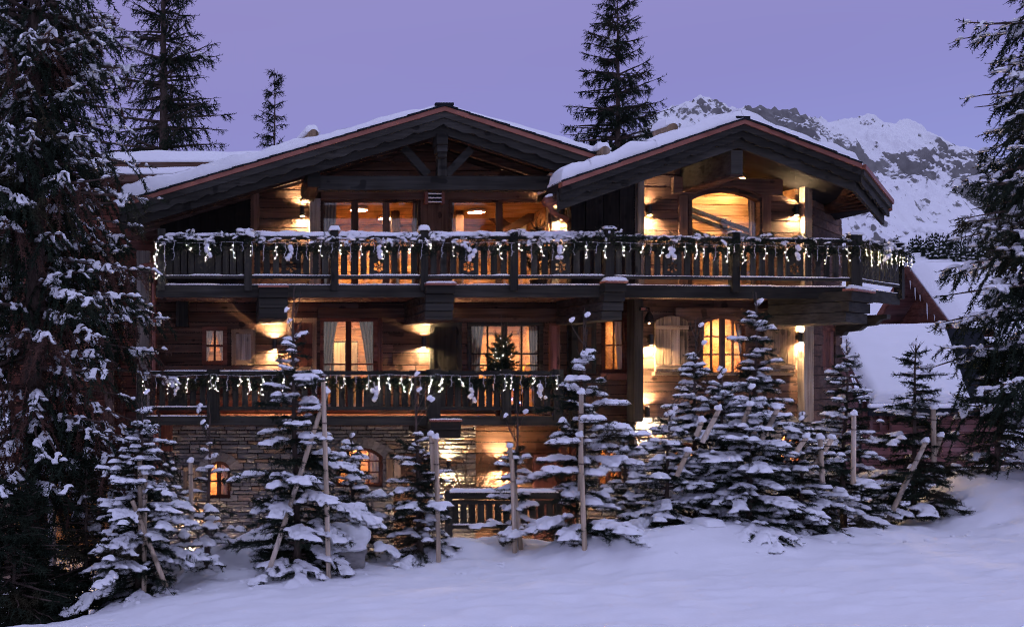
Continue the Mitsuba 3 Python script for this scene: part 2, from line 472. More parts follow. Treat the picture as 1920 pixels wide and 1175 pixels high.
def plank_wall(fr, key, poly, v, holes, h=(.19, .27), fam=DARKB, thick=.05, along='u', lengths=(1.6, 4.2), seed=0, back=True, bsdf=None, piece='plank'):
    """A boarded wall: a backing and one entry per board, its ends butted, each a little proud or set back."""
    r = np.random.default_rng(seed)
    solid = poly.difference(unary_union(holes)) if holes else poly
    wkey = part(key, prism(fr, solid, v + thick + .002, v + thick + .14, BLACKW), 'wood_across', CH)
    u0, z0, u1, z1 = poly.bounds
    a0, a1, b0, b1 = (z0, z1, u0, u1) if along == 'u' else (u0, u1, z0, z1)
    a = a0
    while a < a1 - .03:
        d = min(r.uniform(*h), a1 - a)
        b = b0 - r.uniform(0, 1.5)
        while b < b1:
            e = b + r.uniform(*lengths)
            rect = sbox(b + .004, a + .009, e - .004, a + d - .009) if along == 'u' else sbox(a + .008, b + .003, a + d - .008, e - .003)
            q = rect.intersection(solid)
            for g in getattr(q, 'geoms', [q]):
                if g.geom_type == 'Polygon' and g.area > .004:
                    vf = prism(fr, g.simplify(.004), v + r.uniform(-.012, .012), v + thick, fam, along, r.random())
                    if vf:
                        part(piece, vf, bsdf or wood(along), wkey)
            b = e
        a += d
    return wkey


def window(fr, poly, v, cols, rows, fam=REDB, frame=.07, bar=.035, mid=.10, deep=.12, sash_fam=None, key='window', split=True, bottom=None):
    """Casing, bars and one pane per light. poly: the opening in the wall."""
    k = numbered(f'{CH}__{key}')
    sash_fam = fam if sash_fam is None else sash_fam
    inner = poly.buffer(-frame, join_style=2)
    part('frame', prism(fr, poly.difference(inner), v - .03, v + deep, fam), 'wood_across', k)
    u0, z0, u1, z1 = inner.bounds
    bars = []
    for i in range(1, cols):
        w = mid if split and i * 2 == cols else bar
        x = u0 + (u1 - u0) * i / cols
        bars.append(sbox(x - w / 2, z0 - .02, x + w / 2, z1 + .02))
    for j in range(1, rows):
        z = z0 + (z1 - z0) * j / rows
        bars.append(sbox(u0 - .02, z - bar / 2, u1 + .02, z + bar / 2))
    if bottom:
        bars.append(sbox(u0 - .02, z0 + bottom - bar / 2, u1 + .02, z0 + bottom + bar / 2))
    if bars:
        for g in bars:
            up = (g.bounds[3] - g.bounds[1]) > (g.bounds[2] - g.bounds[0])
            q = prism(fr, g.intersection(inner.buffer(.004)), v + (.028 if up else .03), v + .075, sash_fam, 'z' if up else 'u')
            if q:
                part('muntin', q, wood('z' if up else 'u'), k)
        cells = inner.difference(unary_union(bars))
    else:
        cells = inner
    for g in getattr(cells, 'geoms', [cells]):
        if g.area > .003:
            g = g.buffer(.008, join_style=2)
            vv, ff = trimesh.creation.triangulate_polygon(g, engine='earcut')
            vv = np.array(vv)
            put('pane', (fr.w(vv[:, 0], v + .05, vv[:, 1]), ff), 'glass', parent=k)
    return k


def room(fr, u0, u1, z0, z1, v, depth, fam=HONEY, seed=0, lamps=(), power=1.0, plank=.22, lamp_r=.22, name=('the chalet',)):
    """The lit room behind a window: boarded walls, floor, ceiling and its ceiling lamps."""
    k = numbered(f'{CH}__room')
    for nm, b in (('floor', (u0, u1, v, v + depth, z0 - .08, z0)), ('ceiling', (u0, u1, v, v + depth, z1, z1 + .08)), ('side_wall', (u0 - .08, u0, v, v + depth, z0, z1)), ('side_wall', (u1, u1 + .08, v, v + depth, z0, z1)),
                  ('back_wall', (u0, u1, v + depth, v + depth + .08, z0, z1))):
        part(nm, fbox(fr, *b, fam, 'u'), 'wood_across', k)
    z, r = z0, np.random.default_rng(seed)
    while z < z1 - .02:
        d = min(r.uniform(.8, 1.2) * plank, z1 - z)
        part('wall_board', fbox(fr, u0 + .01, u1 - .01, v + depth - .03 - r.uniform(0, .012), v + depth - .002, z + .010, z + d - .010, fam, 'u', r.random()), 'wood_across', k)
        z += d
    for li, (lu, lv) in enumerate(lamps):
        c = fr.w(lu, v + lv, z1 - .10)
        t = tag(numbered('ceiling_lamp'), 'round ceiling lamp glowing warm ' + name[min(li, len(name) - 1)], 'lamp', 'ceiling lamps inside the lit rooms')
        m = trimesh.creation.cylinder(lamp_r, .05, sections=20)
        put('shade', (np.array(m.vertices) + c + [0, 0, .045], m.faces), 'white_paint', parent=t)
        ang = np.arange(20) * 2 * np.pi / 20
        ring = np.stack([np.cos(ang) * lamp_r * .96, np.sin(ang) * lamp_r * .96, 0 * ang], 1) + c + [0, 0, .012]
        put('diffuser', (np.vstack([ring, [c + [0, 0, .004]]]), np.stack([np.arange(20), np.full(20, 20), (np.arange(20) + 1) % 20], 1)), 'lamp_matter', parent=t, emitter=area(WARM * [1.0, .93, .84] * ROOM * power / lamp_r ** 2 * .22, 1.0))
    return k


def curtain(fr, v, px0t, px1t, px0b, px1b, yt, yb, label, folds=6, bsdf='fabric', group=None):
    """A gathered curtain from y = yt to yb, its edges at the top and bottom as measured."""
    m, n = 26, folds * 8
    s, t = np.linspace(0, 1, n)[None, :], np.linspace(0, 1, m)[:, None]
    tt = t ** .8
    ua0, za = fr.at(px0t, yt, v)
    ua1, _ = fr.at(px1t, yt, v)
    ub0, zb = fr.at(px0b, yb, v)
    ub1, _ = fr.at(px1b, yb, v)
    u = (ua0 + (ub0 - ua0) * tt) * (1 - s) + (ua1 + (ub1 - ua1) * tt) * s
    width = np.abs(ua1 - ua0 + (ub1 - ub0 - ua1 + ua0) * tt)
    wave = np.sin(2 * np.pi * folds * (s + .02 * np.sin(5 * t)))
    vv = v + .035 * wave * (.6 + .4 * t)
    z = za + (zb - za) * t + 0 * s
    P = fr.w(u + 0 * vv, vv, z)
    i, j = np.meshgrid(np.arange(m - 1), np.arange(n - 1), indexing='ij')
    a = (i * n + j).ravel()
    q = np.stack([a, a + n, a + n + 1, a + 1], 1)
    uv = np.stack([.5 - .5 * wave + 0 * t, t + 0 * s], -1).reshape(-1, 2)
    key = numbered('curtain')
    scene[key] = mikit.ply((P.reshape(-1, 3), np.vstack([q[:, [0, 1, 2]], q[:, [0, 2, 3]]])), bsdf, smooth=True, uv=uv)
    return tag(key, label, 'curtain', group)


def shutter(fr, poly, v, fam=PALE, boards=3, rail_fam=None, key='shutter', thick=.045):
    """A boarded shutter with two battens, leaning open against the wall."""
    k = numbered(f'{CH}__{key}')
    u0, z0, u1, z1 = poly.bounds
    w = (u1 - u0) / boards
    for i in range(boards):
        g = sbox(u0 + i * w + .007, z0, u0 + (i + 1) * w - .007, z1).intersection(poly)
        part('board', prism(fr, g, v - rng.uniform(0, .006), v + thick, fam, 'z'), 'wood_upright', k)
    for z in (z0 + .06, z1 - .30 if z1 - z0 > .9 else z1 - .14):
        part('batten', fbox(fr, u0 + .01, u1 - .01, v - .028, v - .0065, z, z + .085, fam if rail_fam is None else rail_fam, 'u'), 'wood_across', k)
    return k


def panel_shutter(fr, poly, v, fam=PALE, panel_fam=REDB, rim=.10):
    k = numbered(f'{CH}__shutter')
    u0, z0, u1, z1 = poly.bounds
    part('stile', fbox(fr, u0, u0 + rim, v, v + .045, z0, z1, fam, 'z'), 'wood_upright', k)
    part('stile', fbox(fr, u1 - rim, u1, v, v + .045, z0, z1, fam, 'z'), 'wood_upright', k)
    part('rail', fbox(fr, u0 + rim, u1 - rim, v + .002, v + .043, z0, z0 + rim * 1.1, fam, 'u'), 'wood_across', k)
    part('rail', fbox(fr, u0 + rim, u1 - rim, v + .002, v + .043, z1 - rim * 1.1, z1, fam, 'u'), 'wood_across', k)
    part('panel', fbox(fr, u0 + rim, u1 - rim, v + .02, v + .035, z0 + rim * 1.1, z1 - rim * 1.1, panel_fam, 'z'), 'wood_upright', k)
    return k


# ---- roofs
uL, zL = LF.at(225, 385, .2)
uA, zA = LF.at(830, 205, .2)
uR, zR = LF.at(1118, 298, .2)
ru0, rz0 = RF.at(1046, 346, -.4)
ruA, rzA = RF.at(1385, 229, -.4)
ru1, rz1 = RF.at(1603, 312, -.4)
bend = RF.w(ru1, -.4, rz1)
BF = Frame(bend[0], bend[1], 44)           # the wing's roof edge turns back here
bu1, bz1 = BF.at(1657, 378, 0)


def barge(fr, pts, v, seed=0, top=.10):
    """Three stepped barge boards under a copper strip; the middle one has a scalloped lower edge. pts: the roof line, (u, z)."""
    pts = np.asarray(pts, float)

    def strip(a, b):
        return Polygon([(u, z - a) for u, z in pts] + [(u, z - b) for u, z in pts[::-1]])

    def scallop(a, b, step=.62, depth=.05):
        us, zs = [], []
        for (p, q) in zip(pts[:-1], pts[1:]):
            L = math.hypot(*(q - p))
            n = max(2, int(round(L / step)))
            for i in range(n):
                for t in np.linspace(0, 1, 8, endpoint=False):
                    s = (i + t) / n
                    us.append(p[0] + (q[0] - p[0]) * s)
                    zs.append(p[1] + (q[1] - p[1]) * s - b - depth * (abs(math.sin(math.pi * t)) ** .6 - .5) - .012 * math.sin(4 * math.pi * t))
        us.append(pts[-1][0]), zs.append(pts[-1][1] - b)
        return Polygon([(u, z - a) for u, z in pts] + list(zip(us[::-1], zs[::-1])))

    k = RK
    part('copper_strip', prism(fr, strip(-.012, .085), v - .20, v - .02, COPB), 'copper', k)
    part('barge_board', prism(fr, strip(.088, .215), v - .165, v - .115, GREYP), 'wood_across', k)
    part('scalloped_board', prism(fr, scallop(.10, .36), v - .112, v - .06, GREYP), 'wood_across', k)
    part('barge_board', prism(fr, strip(.10, .53), v - .010, v + .05, GREYP), 'wood_across', k)


def roof_plane(fr, p0, p1, v0, v1, thick=.16, snow=.22, seed=0, free=(1, 0, 1, 0), m=70, n=24, over=.0, lump=.35, rafters=True, fade=0.0):
    """One roof slope from p0 (eave) to p1 (ridge): deck, soffit rafters, snow."""
    (u0, z0), (u1, z1) = p0, p1
    deck = Polygon([(u0, z0), (u1, z1), (u1, z1 - thick), (u0, z0 - thick)])
    part('deck', prism(fr, deck, v0, v1, BLACKW), 'wood_across', RK)
    if rafters:
        ln = max(2, int((v1 - v0) / .75))
        for i in range(1, min(ln, 5)):
            v = v0 + (v1 - v0) * i / ln
            part('rafter', prism(fr, Polygon([(u0, z0 - thick - .002), (u1, z1 - thick - .002), (u1, z1 - thick - .16), (u0, z0 - thick - .16)]), v, v + .11, DARKB), 'wood_across', RK)
    P = slope_grid(fr, u0, z0 + .035, u1, z1 + .035, v0 - over, v1, m, n)
    N = np.broadcast_to([0, 0, 1.0], P.shape)
    put('snow', snow_layer(P, N, snow * (1 + fade * (.5 - np.linspace(0, 1, m)[:, None])) * (.72 + .56 * meshkit.fbm(P * .9, 2, seed + 3)), .16, seed, lump, 2.2, free), 'snow_matter', True, parent=RK)


def tiles(fr, p0, p1, v, n, seed=0):
    """The slate ends that show along the verge under the snow."""
    r = np.random.default_rng(seed)
    for i in range(n):
        a, b = i / n, (i + 1.12) / n
        (ua, za), (ub, zb) = [(p0[0] + (p1[0] - p0[0]) * t, p0[1] + (p1[1] - p0[1]) * t) for t in (a, min(b, 1))]
        h = .012 + r.uniform(0, .012)
        part('tile', prism(fr, Polygon([(ua, za + h), (ub, zb + h - .012), (ub, zb + h + .022), (ua, za + h + .034)]), v - .23 + r.uniform(-.02, .02), v + .3, BLACKW), 'slate', RK)


RK = numbered(f'{CH}__roof')
barge(LF, [(uL, zL), (uA, zA), (uR, zR)], .2)
roof_plane(LF, (uL, zL), (uA, zA), .18, 11, seed=1, snow=.24, fade=1.1, lump=.5, m=130, n=26, over=.14)
roof_plane(LF, (uR + .6, zR - .19), (uA, zA - .001), .18, 11, seed=2, snow=.17, fade=.9, over=.10)
tiles(LF, (uL, zL), (uA, zA), .2, 26, 3)
tiles(LF, (uR, zR), (uA, zA), .2, 12, 4)
part('ridge_cap', fbox(LF, uA - .19, uA + .19, .0, 3, zA + .03, zA + .085, BLACKW), 'slate', RK)
RK = numbered(f'{CH}__roof')
barge(RF, [(ru0, rz0), (ruA, rzA), (ru1, rz1)], -.4)
barge(BF, [(0.0, rz1), (bu1, bz1)], .0)
um, zm = ru0 + .52 * (ruA - ru0), rz0 + .52 * (rzA - rz0)
roof_plane(RF, (um, zm), (ruA, rzA), -.42, 11, seed=5, snow=.26, over=.14, lump=.5, free=(0, 0, 1, 0))
uc = RF.at(1084, 400, 0)[0]
zc = rz0 + (uc - ru0) / (ruA - ru0) * (rzA - rz0)
roof_plane(RF, (uc, zc), (um, zm), -.42, 2.0, seed=5, snow=.26, over=.14, lump=.5, free=(0, 0, 1, 0), m=30)
roof_plane(RF, (ru0, rz0), (uc, zc), -.42, .10, seed=5, snow=.24, over=.14, lump=.5, free=(1, 0, 1, 1), m=24, n=14)
# the falling slope ends on the turned edge, then on the eave
eave = BF.w(bu1, 0, bz1)
q = np.array([RF.w(ruA, -.42, rzA), RF.w(ru1, -.42, rz1), eave, eave + [1.9 * -RF.s, 1.9 * RF.c * 4, 0], RF.w(ruA, 10, rzA)])
dn = np.array([0, 0, -.16])
tri = [[0, 1, 2], [0, 2, 3], [0, 3, 4]]
vv = np.vstack([q, q + dn])
ff = tri + [[c + 5, b + 5, a + 5] for a, b, c in tri] + [x for i in range(5) for x in ([i, (i + 1) % 5 + 5, (i + 1) % 5], [i, i + 5, (i + 1) % 5 + 5])]
put('deck', (vv, ff), 'wood_across', False, np.stack([vv[:, 1], np.full(10, BLACKW + .4)], 1), RK)
m_, n_ = 60, 40
s_, t_ = np.linspace(0, 1, m_)[:, None, None], np.linspace(0, 1, n_)[None, :, None] ** 1.5
edge_pts = np.array([q[0], q[1], q[2], q[3]])
arc = np.concatenate([[0], np.cumsum(np.linalg.norm(np.diff(edge_pts[:3], axis=0), axis=1))])
front = np.stack([np.interp(np.linspace(0, arc[-1], m_), arc, edge_pts[:3, i]) for i in range(3)], -1)
back = q[4] + (q[3] - q[4]) * s_[:, 0]
P = front[:, None] * (1 - t_) + back[:, None] * t_ + [0, 0, .035]
P[:, 0] += [0.0, -.12, 0]
put('snow', snow_layer(P, np.broadcast_to([0, 0, 1.0], P.shape), np.full(P.shape[:2], .25), .17, 6, .45, 2.2, (0, 1, 1, 0)), 'snow_matter', True, parent=RK)
tiles(RF, (ru0, rz0), (ruA, rzA), -.4, 13, 7)
tiles(RF, (ru1, rz1), (ruA, rzA), -.4, 9, 8)
part('ridge_cap', fbox(RF, ruA - .15, ruA + .15, -.56, 3, rzA + .03, rzA + .08, BLACKW), 'slate', RK)
for i in range(7):                                                            # rafter tails under the turned eave
    t = .12 + .125 * i
    p = BF.w(bu1 * t, .06, rz1 + (bz1 - rz1) * t - .20)
    e = RF.w(RF.at(1530, 400, 1.4)[0], 1.35 + .12 * i, 0)
    e[2] = p[2] - .02 + .02 * i
    part('rafter', (*tube([p, [e[0] + .75, e[1] + .55, e[2]]], .05, 4)[:2], np.full((10, 2), [0, DARKB + .3])), 'wood_across', RK)
# snow-guard logs lying on the roofs
for (pa, pb, r) in ((at(588, 252, 20.6), at(560, 281, 22.2), .11), (at(1135, 283, 19.75), at(1098, 305, 20.9), .10), (at(1262, 240, 20.4), at(1232, 250, 22), .10)):
    part('snow_guard_log', (*tube([pa, pb], r, 12), np.full((26, 2), [0, PALE + .3])), 'wood_upright', RK)
    P = np.array([[pa * (1 - t) + pb * t + np.array([w, 0, r * .55]) for w in np.linspace(-r * 1.5, r * 1.5, 12)] for t in np.linspace(.06, 1, 16)])
    put('snow', snow_layer(P, np.broadcast_to([0, 0, 1.0], P.shape), np.full(P.shape[:2], .20), .16, 9, .4, 4), 'snow_matter', True, parent=RK)
# copper gutter and the bent downpipe between the gables
g0, g1 = at(1022, 379, 19.75), at(1052, 372, 19.9)
put('gutter', tube([g0, g0 * .5 + g1 * .5 + [0, 0, -.01], g1], [.10, .10, .09], 10), 'copper', True, parent=RK)
put('gutter', tube([at(1671, 389, 21.7), at(1662, 392, 21.75), at(1655, 389, 22.6)], .08, 8), 'copper', True, parent=RK)
P = np.array([[g0 + (g1 - g0) * t + np.array([0, w, .09]) for w in np.linspace(-.10, .10, 8)] for t in np.linspace(0, 1, 12)])
put('snow', snow_layer(P, np.broadcast_to([0, 0, 1.0], P.shape), np.full(P.shape[:2], .05), .05, 4, .3, 6), 'snow_matter', True, parent=RK)
put('downpipe', tube([at(1030, 384, 19.8), at(1034, 396, 19.9), at(1044, 404, 20.4), at(1062, 410, 21.4), at(1068, 420, 21.9), at(1068, 540, 21.95)], .055, 8), 'copper', True, parent=CH)

# ---- main facade, upper storey (v = VL)
slopeL, slopeR = (zA - zL) / (uA - uL), (zA - zR) / (uR - uA)
UZ = LF.at(700, 548, VL)[1]
ROOFU = [(uL + .75, zL + .75 * slopeL - .3), (uA, zA - .3), (uR, zR - .3)]
u_l = LF.at(300, 400, VL)[0]
u_r = LF.at(1100, 400, VL)[0]
gz = lambda u: zA - .3 - (slopeL * (uA - u) if u < uA else slopeR * (u - uA))     # noqa: E731
upper = Polygon([(u_l, UZ), (u_r, UZ), (u_r, gz(u_r)), (uA, gz(uA)), (u_l, gz(u_l))])
doorA, doorB = LF.rect(602, 374, 788, 560, VL), LF.rect(842, 374, 1032, 560, VL)
uq = LF.at(478, 400, VL)[0]
plank_wall(LF, 'wall', upper.intersection(sbox(uq, -5, 99, 99)), VL, [doorA, doorB], seed=11)
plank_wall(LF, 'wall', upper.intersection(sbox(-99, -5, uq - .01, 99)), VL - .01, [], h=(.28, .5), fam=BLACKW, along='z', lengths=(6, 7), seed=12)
pbox(LF, CH, 'post', (470, 362, 486, 560), VL - .06, VL + .04, DARKB, 'z', r=.9)
pbox(LF, CH, 'post', (581, 372, 601, 560), VL - .16, VL + .04, OLDG, 'z', r=.8)
pbox(LF, CH, 'beam', (577, 321, 601, 351), .5, VL + .04, GREYP, 'v')
pbox(LF, CH, 'beam', (602, 349, 1040, 374), VL - .10, VL + .04, DARKB, 'u', r=.8)
pbox(LF, CH, 'post', (789, 374, 803, 560), VL - .05, VL + .04, DARKB, 'z', r=.9)
pbox(LF, CH, 'panel', (803, 374, 829, 560), VL - .035, VL + .04, DARKB, 'z', r=.95)
pbox(LF, CH, 'post', (829, 374, 841, 560), VL - .05, VL + .04, DARKB, 'z', r=.7)
pbox(LF, CH, 'post', (1034, 374, 1048, 560), VL - .05, VL + .04, OLDG, 'z')
window(LF, doorA, VL, 3, 1, DARKB, frame=.06, bar=.16, mid=.16, split=False)
window(LF, doorB, VL, 2, 1, DARKB, frame=.06, bar=.16, mid=.16)
# roof truss before the wall
tk = numbered(f'{CH}__truss')
pbox(LF, tk, 'tie_beam', (596, 330, 1046, 356), .55, .80, GREYP, 'u')
pbox(LF, tk, 'king_post', (821, 262, 838, 330), .50, .72, GREYP, 'z')
pbox(LF, tk, 'corbel', (819, 250, 840, 270), .05, .498, GREYP, 'v')
pbox(LF, tk, 'corbel', (820, 270, 839, 284), .15, .496, GREYP, 'v')
pbox(LF, tk, 'corbel', (821, 284, 838, 294), .27, .494, GREYP, 'v')
for (xa, ya, xb, yb) in ((757, 276, 803, 327), (884, 279, 838, 327)):
    a, b = np.array(LF.at(xa, ya, .55)), np.array(LF.at(xb, yb, .55))
    part('strut', prism(LF, LineString([a, b]).buffer(.085, cap_style=2), .56, .70, GREYP), 'wood_across', tk)
for d in (-.9, 2.6):
    pass

# ---- wing, upper storey (v = VR)
slW = (rzA - rz0) / (ruA - ru0)
gw = lambda u: rzA - .3 - slW * abs(u - ruA)      # noqa: E731
w0, w1 = RF.at(1070, 420, VR)[0], RF.at(1524, 420, VR)[0]
wz = RF.at(1300, 545, VR)[1]
wing = Polygon([(w0, wz), (w1, wz), (w1, gw(w1)), (ruA, gw(ruA)), (w0, gw(w0))])
a0, za0 = RF.at(1290, 560, VR)
a1, za1 = RF.at(1430, 374, VR)
archA = arch_poly(a0, a1, wz - .02, za1, RF.at(1360, 353, VR)[1] - za1)
wl = RF.at(1196, 420, VR)[0]
plank_wall(RF, 'wall', wing.intersection(sbox(wl, -5, 99, 99)), VR, [archA], h=(.20, .30), seed=21)
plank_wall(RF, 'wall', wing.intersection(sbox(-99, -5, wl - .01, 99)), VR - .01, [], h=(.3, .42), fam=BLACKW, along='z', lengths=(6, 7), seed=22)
pbox(RF, CH, 'post', (1196, 338, 1208, 560), VR - .14, VR + .04, OLDG, 'z', r=.5)
pbox(RF, CH, 'post', (1509, 338, 1523, 560), VR - .14, VR + .04, OLDG, 'z', r=.5)
pbox(RF, CH, 'post', (1274, 366, 1290, 560), VR - .06, VR + .04, DARKB, 'z', r=.9)
pbox(RF, CH, 'post', (1430, 366, 1446, 560), VR - .06, VR + .04, DARKB, 'z', r=.8)
lz = RF.rect(1258, 336, 1461, 366, VR).bounds
part('lintel', prism(RF, sbox(*lz).difference(archA.buffer(.01)), VR - .12, VR + .04, DARKB, 'u', .75), 'wood_across', CH)
window(RF, archA, VR, 1, 1, DARKB, frame=.085, deep=.14)
pbox(RF, CH, 'ridge_beam', (1371, 282, 1393, 326), -.36, VR, GREYP, 'v')
pbox(RF, CH, 'ridge_beam_pad', (1369, 327, 1392, 332), -.34, VR - .05, DARKB, 'v')

# ---- main facade, lower storey
LZ0 = LF.at(700, 800, VL)[1]
low_l, low_r = LF.at(292, 650, VL)[0], LF.at(1200, 650, VL)[0]
lower = sbox(low_l, LZ0, low_r, LF.at(700, 560, VL)[1])
w_s, w_2, w_3, w_4 = LF.rect(379, 612, 426, 684, VL), LF.rect(600, 596, 708, 774, VL), LF.rect(876, 604, 1018, 774, VL), LF.rect(1128, 596, 1176, 698, VL)
plank_wall(LF, 'wall', lower, VL, [w_s, w_2, w_3, w_4], h=(.20, .28), seed=31)
window(LF, w_s, VL, 2, 2, REDB, frame=.10, bar=.05, split=False)
window(LF, w_2, VL, 2, 1, REDB, frame=.085, bar=.035, mid=.13, bottom=1.05)
window(LF, w_3, VL, 4, 3, GREYP, frame=.09, bar=.035, mid=.12, bottom=1.02)
window(LF, w_4, VL, 2, 2, REDB, frame=.08, bar=.03, split=False)
panel_shutter(LF, LF.rect(434, 617, 479, 684, VL - .08), VL - .08, PALE, OLDG)
panel_shutter(LF, LF.rect(539, 596, 594, 696, VL - .08), VL - .08, PALE, REDB)
panel_shutter(LF, LF.rect(806, 604, 866, 700, VL - .08), VL - .08, GREYP, GREYP)
panel_shutter(LF, LF.rect(1030, 606, 1050, 700, VL - .30), VL - .30, REDB, PINK, .05)
panel_shutter(LF, LF.rect(1064, 604, 1118, 700, VL - .08), VL - .08, GREYP, DARKB)
pbox(LF, CH, 'post', (709, 596, 717, 704), VL - .04, VL + .04, REDB, 'z')
pbox(LF, CH, 'lintel', (596, 578, 1100, 596), VL - .06, VL + .04, DARKB, 'u')
pbox(LF, CH, 'post', (1072, 566, 1084, 790), VL - .32, VL - .1, GREYP, 'z')
pbox(LF, CH, 'beam_end', (330, 561, 353, 612), VL - .45, VL, GREYP, 'z')
pbox(LF, CH, 'sill', (1126, 699, 1180, 712), VL - .08, VL + .02, REDB, 'u')
pbox(LF, CH, 'sill', (420, 686, 594, 696), VL - .05, VL + .02, DARKB, 'u')
# the facade's near corner, its post and copper pipe
pbox(LF, CH, 'corner_post', (256, 470, 280, 800), 2.0, 2.36, OLDG, 'z', r=.5)
put('downpipe', tube([LF.w(*(lambda q: (q[0], 1.95, q[1]))(LF.at(x, y, 1.95))) for x, y in ((262, 500), (286, 494), (289, 520), (289, 790), (292, 800), (292, 925))], .055, 8), 'copper', True, parent=CH)

side = sbox(LF.at(20, 600, 3.6)[0], LF.at(100, 885, 3.6)[1], LF.at(300, 600, 3.6)[0], LF.at(100, 372, 3.6)[1])
plank_wall(LF, 'wall', side, 3.6, [], h=(.26, .36), fam=REDB, seed=35)
pbox(LF, CH, 'corner_post', (196, 480, 214, 800), 3.3, 3.56, DARKB, 'z')
# ---- wing, lower storey
wl0, wl1 = RF.at(1196, 650, VR)[0], RF.at(1524, 650, VR)[0]
wlow = sbox(wl0, RF.at(1300, 782, VR)[1], wl1, RF.at(1300, 560, VR)[1])
b0, _ = RF.at(1310, 650, VR)
b1, zb1 = RF.at(1402, 606, VR)
archB = arch_poly(b0, b1, RF.at(1350, 704, VR)[1], zb1, RF.at(1355, 591, VR)[1] - zb1)
plank_wall(RF, 'wall', wlow, VR, [archB], h=(.20, .30), seed=41)
window(RF, archB, VR, 4, 3, DARKB, frame=.075, bar=.035, mid=.12)
for x0, x1, fam in ((1228, 1291, PALE), (1434, 1491, PALE)):
    (s0, zt), (s1, _) = RF.at(x0, 603, VR - .09), RF.at(x1, 603, VR - .09)
    shutter(RF, arch_poly(s0, s1, RF.at(x0, 696, VR - .09)[1], zt, .13), VR - .09, fam, 4)
pbox(RF, CH, 'post', (1190, 560, 1206, 790), VR - .30, VR + .03, GREYP, 'z', r=.9)
pbox(RF, CH, 'post', (1508, 560, 1526, 790), VR - .22, VR + .03, OLDG, 'z', r=.8)
lz = RF.rect(1264, 578, 1490, 594, VR).bounds
part('lintel', prism(RF, sbox(*lz).difference(archB.buffer(.02)), VR - .07, VR + .03, DARKB, 'u', .5), 'wood_across', CH)
pbox(RF, CH, 'sill', (1228, 697, 1490, 704), VR - .12, VR + .02, PALE, 'u')
# ---- the wing's cut-off corner, both storeys
cw = RF.w(wl1, VR, 0)
CF = Frame(cw[0], cw[1], 45)
cl = CF.at(1579, 650, 0)[0]
panel = sbox(0.01, CF.at(1550, 790, 0)[1], cl, 9.0)
hole = arch_poly(CF.at(1543, 650, 0)[0], CF.at(1566, 650, 0)[0], CF.at(1555, 700, 0)[1], CF.at(1555, 606, 0)[1], .12)
plank_wall(CF, 'wall', panel, 0, [hole], h=(.2, .3), seed=51)
shutter(CF, hole, .03, REDB, 3)
# ---- eave corbels
def corbel(fr, px, v0, v1, steps=3, snow=True, fam=GREYP, cap=True):
    """A bracket of stacked timbers, each lower one a little shorter, with a copper cap and snow."""
    k = numbered(f'{CH}__bracket')
    x0, y0, x1, y1 = px
    u0, z0, u1, z1 = fr.rect(x0, y0, x1, y1, v0).bounds
    h = (z1 - z0 - .05) / steps
    for i in range(steps):
        a = z1 - .05 - (i + 1) * h
        part('timber', fbox(fr, u0 + .004 * i, u1 - .004 * i, v0 + .03 + .055 * i * (i > 0), v1, a + .012, a + h, fam, 'v', .3 + .2 * i), 'wood_across', k)
    if cap:
        part('copper_cap', fbox(fr, u0 - .015, u1 + .015, v0 - .02, .02, z1 - .048, z1, COPB), 'copper', k)
        if snow:
            P = np.array([[fr.w(u, v, z1 + .002) for v in np.linspace(v0 - .02, -.03, 8)] for u in np.linspace(u0 - .015, u1 + .015, 14)])
            put('snow', snow_layer(P, np.broadcast_to([0, 0, 1.0], P.shape), np.full(P.shape[:2], .06 * snow), .07, 3, .3, 6), 'snow_matter', True, parent=k)
    return k


corbel(LF, (486, 534, 540, 597), -.20, VL, 3, .4)
corbel(LF, (800, 530, 854, 599), -.22, VL, 4, .6)
corbel(RF, (1136, 526, 1176, 600), -.22, VR + .6, 4, 1.3)
corbel(SF, (1600, 543, 1640, 606), -.18, 1.5, 3, 1.2)
corbel(LF, (808, 786, 865, 822), -.10, VL, 2, .3)
prof = Polygon([(0, 0), (1.1, 0), (1.1, -.10), (.95, -.12), (.85, -.24), (.62, -.26), (.5, -.36), (.22, -.38), (.18, -.46), (0, -.46)])
p0, p1 = at(1590, 598, 22.3), at(1632, 585, 22.0)
KF = Frame(CF.w(cl - .5, 0, 0)[0], CF.w(cl - .5, 0, 0)[1], -52)
part('side_corbel', prism(KF, affinity.translate(affinity.scale(prof, 1, 1, origin=(0, 0)), 0, EYE + (700 - 588) / 1800 * 22.4), -.12, .12, GREYP), 'wood_across', CH)

# ---------------------------------------------------------------- twigs and snow lumps, the stuff that trees and garlands are made of
def twig_template(needles, seed):
    r = np.random.default_rng(seed)
    ring = np.array([[0, math.cos(a), math.sin(a)] for a in (0, 2.1, 4.2)])
    v, f, n = [ring * .26, [[1, 0, 0]]], [[0, 1, 3], [1, 2, 3], [2, 0, 3]], 4
    for k in range(needles):
        x = (k + r.random()) / needles * .92
        a = (0 if k % 2 else math.pi) + r.normal(0, .75)
        d = np.array([.16, math.cos(a), math.sin(a)])
        b = np.array([x, 0, 0])
        L = r.uniform(.8, 1.3)
        v.append([b - [.07, 0, 0], b + [.07, 0, 0], b + d * [1, L, L] + [.03, 0, 0]])
        f.append([n, n + 1, n + 2])
        n += 3
    return np.vstack(v), np.array(f)


TWIGS = [twig_template(7, s) for s in range(6)]
TWIGS_FAR = [twig_template(5, s + 20) for s in range(4)]


def frames_of(d):
    d = d / (np.linalg.norm(d, axis=1, keepdims=True) + 1e-12)
    s = np.cross(np.array([0, 0, 1.0]), d)
    l = np.linalg.norm(s, axis=1, keepdims=True)
    s = np.where(l > .05, s / np.maximum(l, 1e-9), [0, 1.0, 0])
    return d, s, np.cross(d, s)


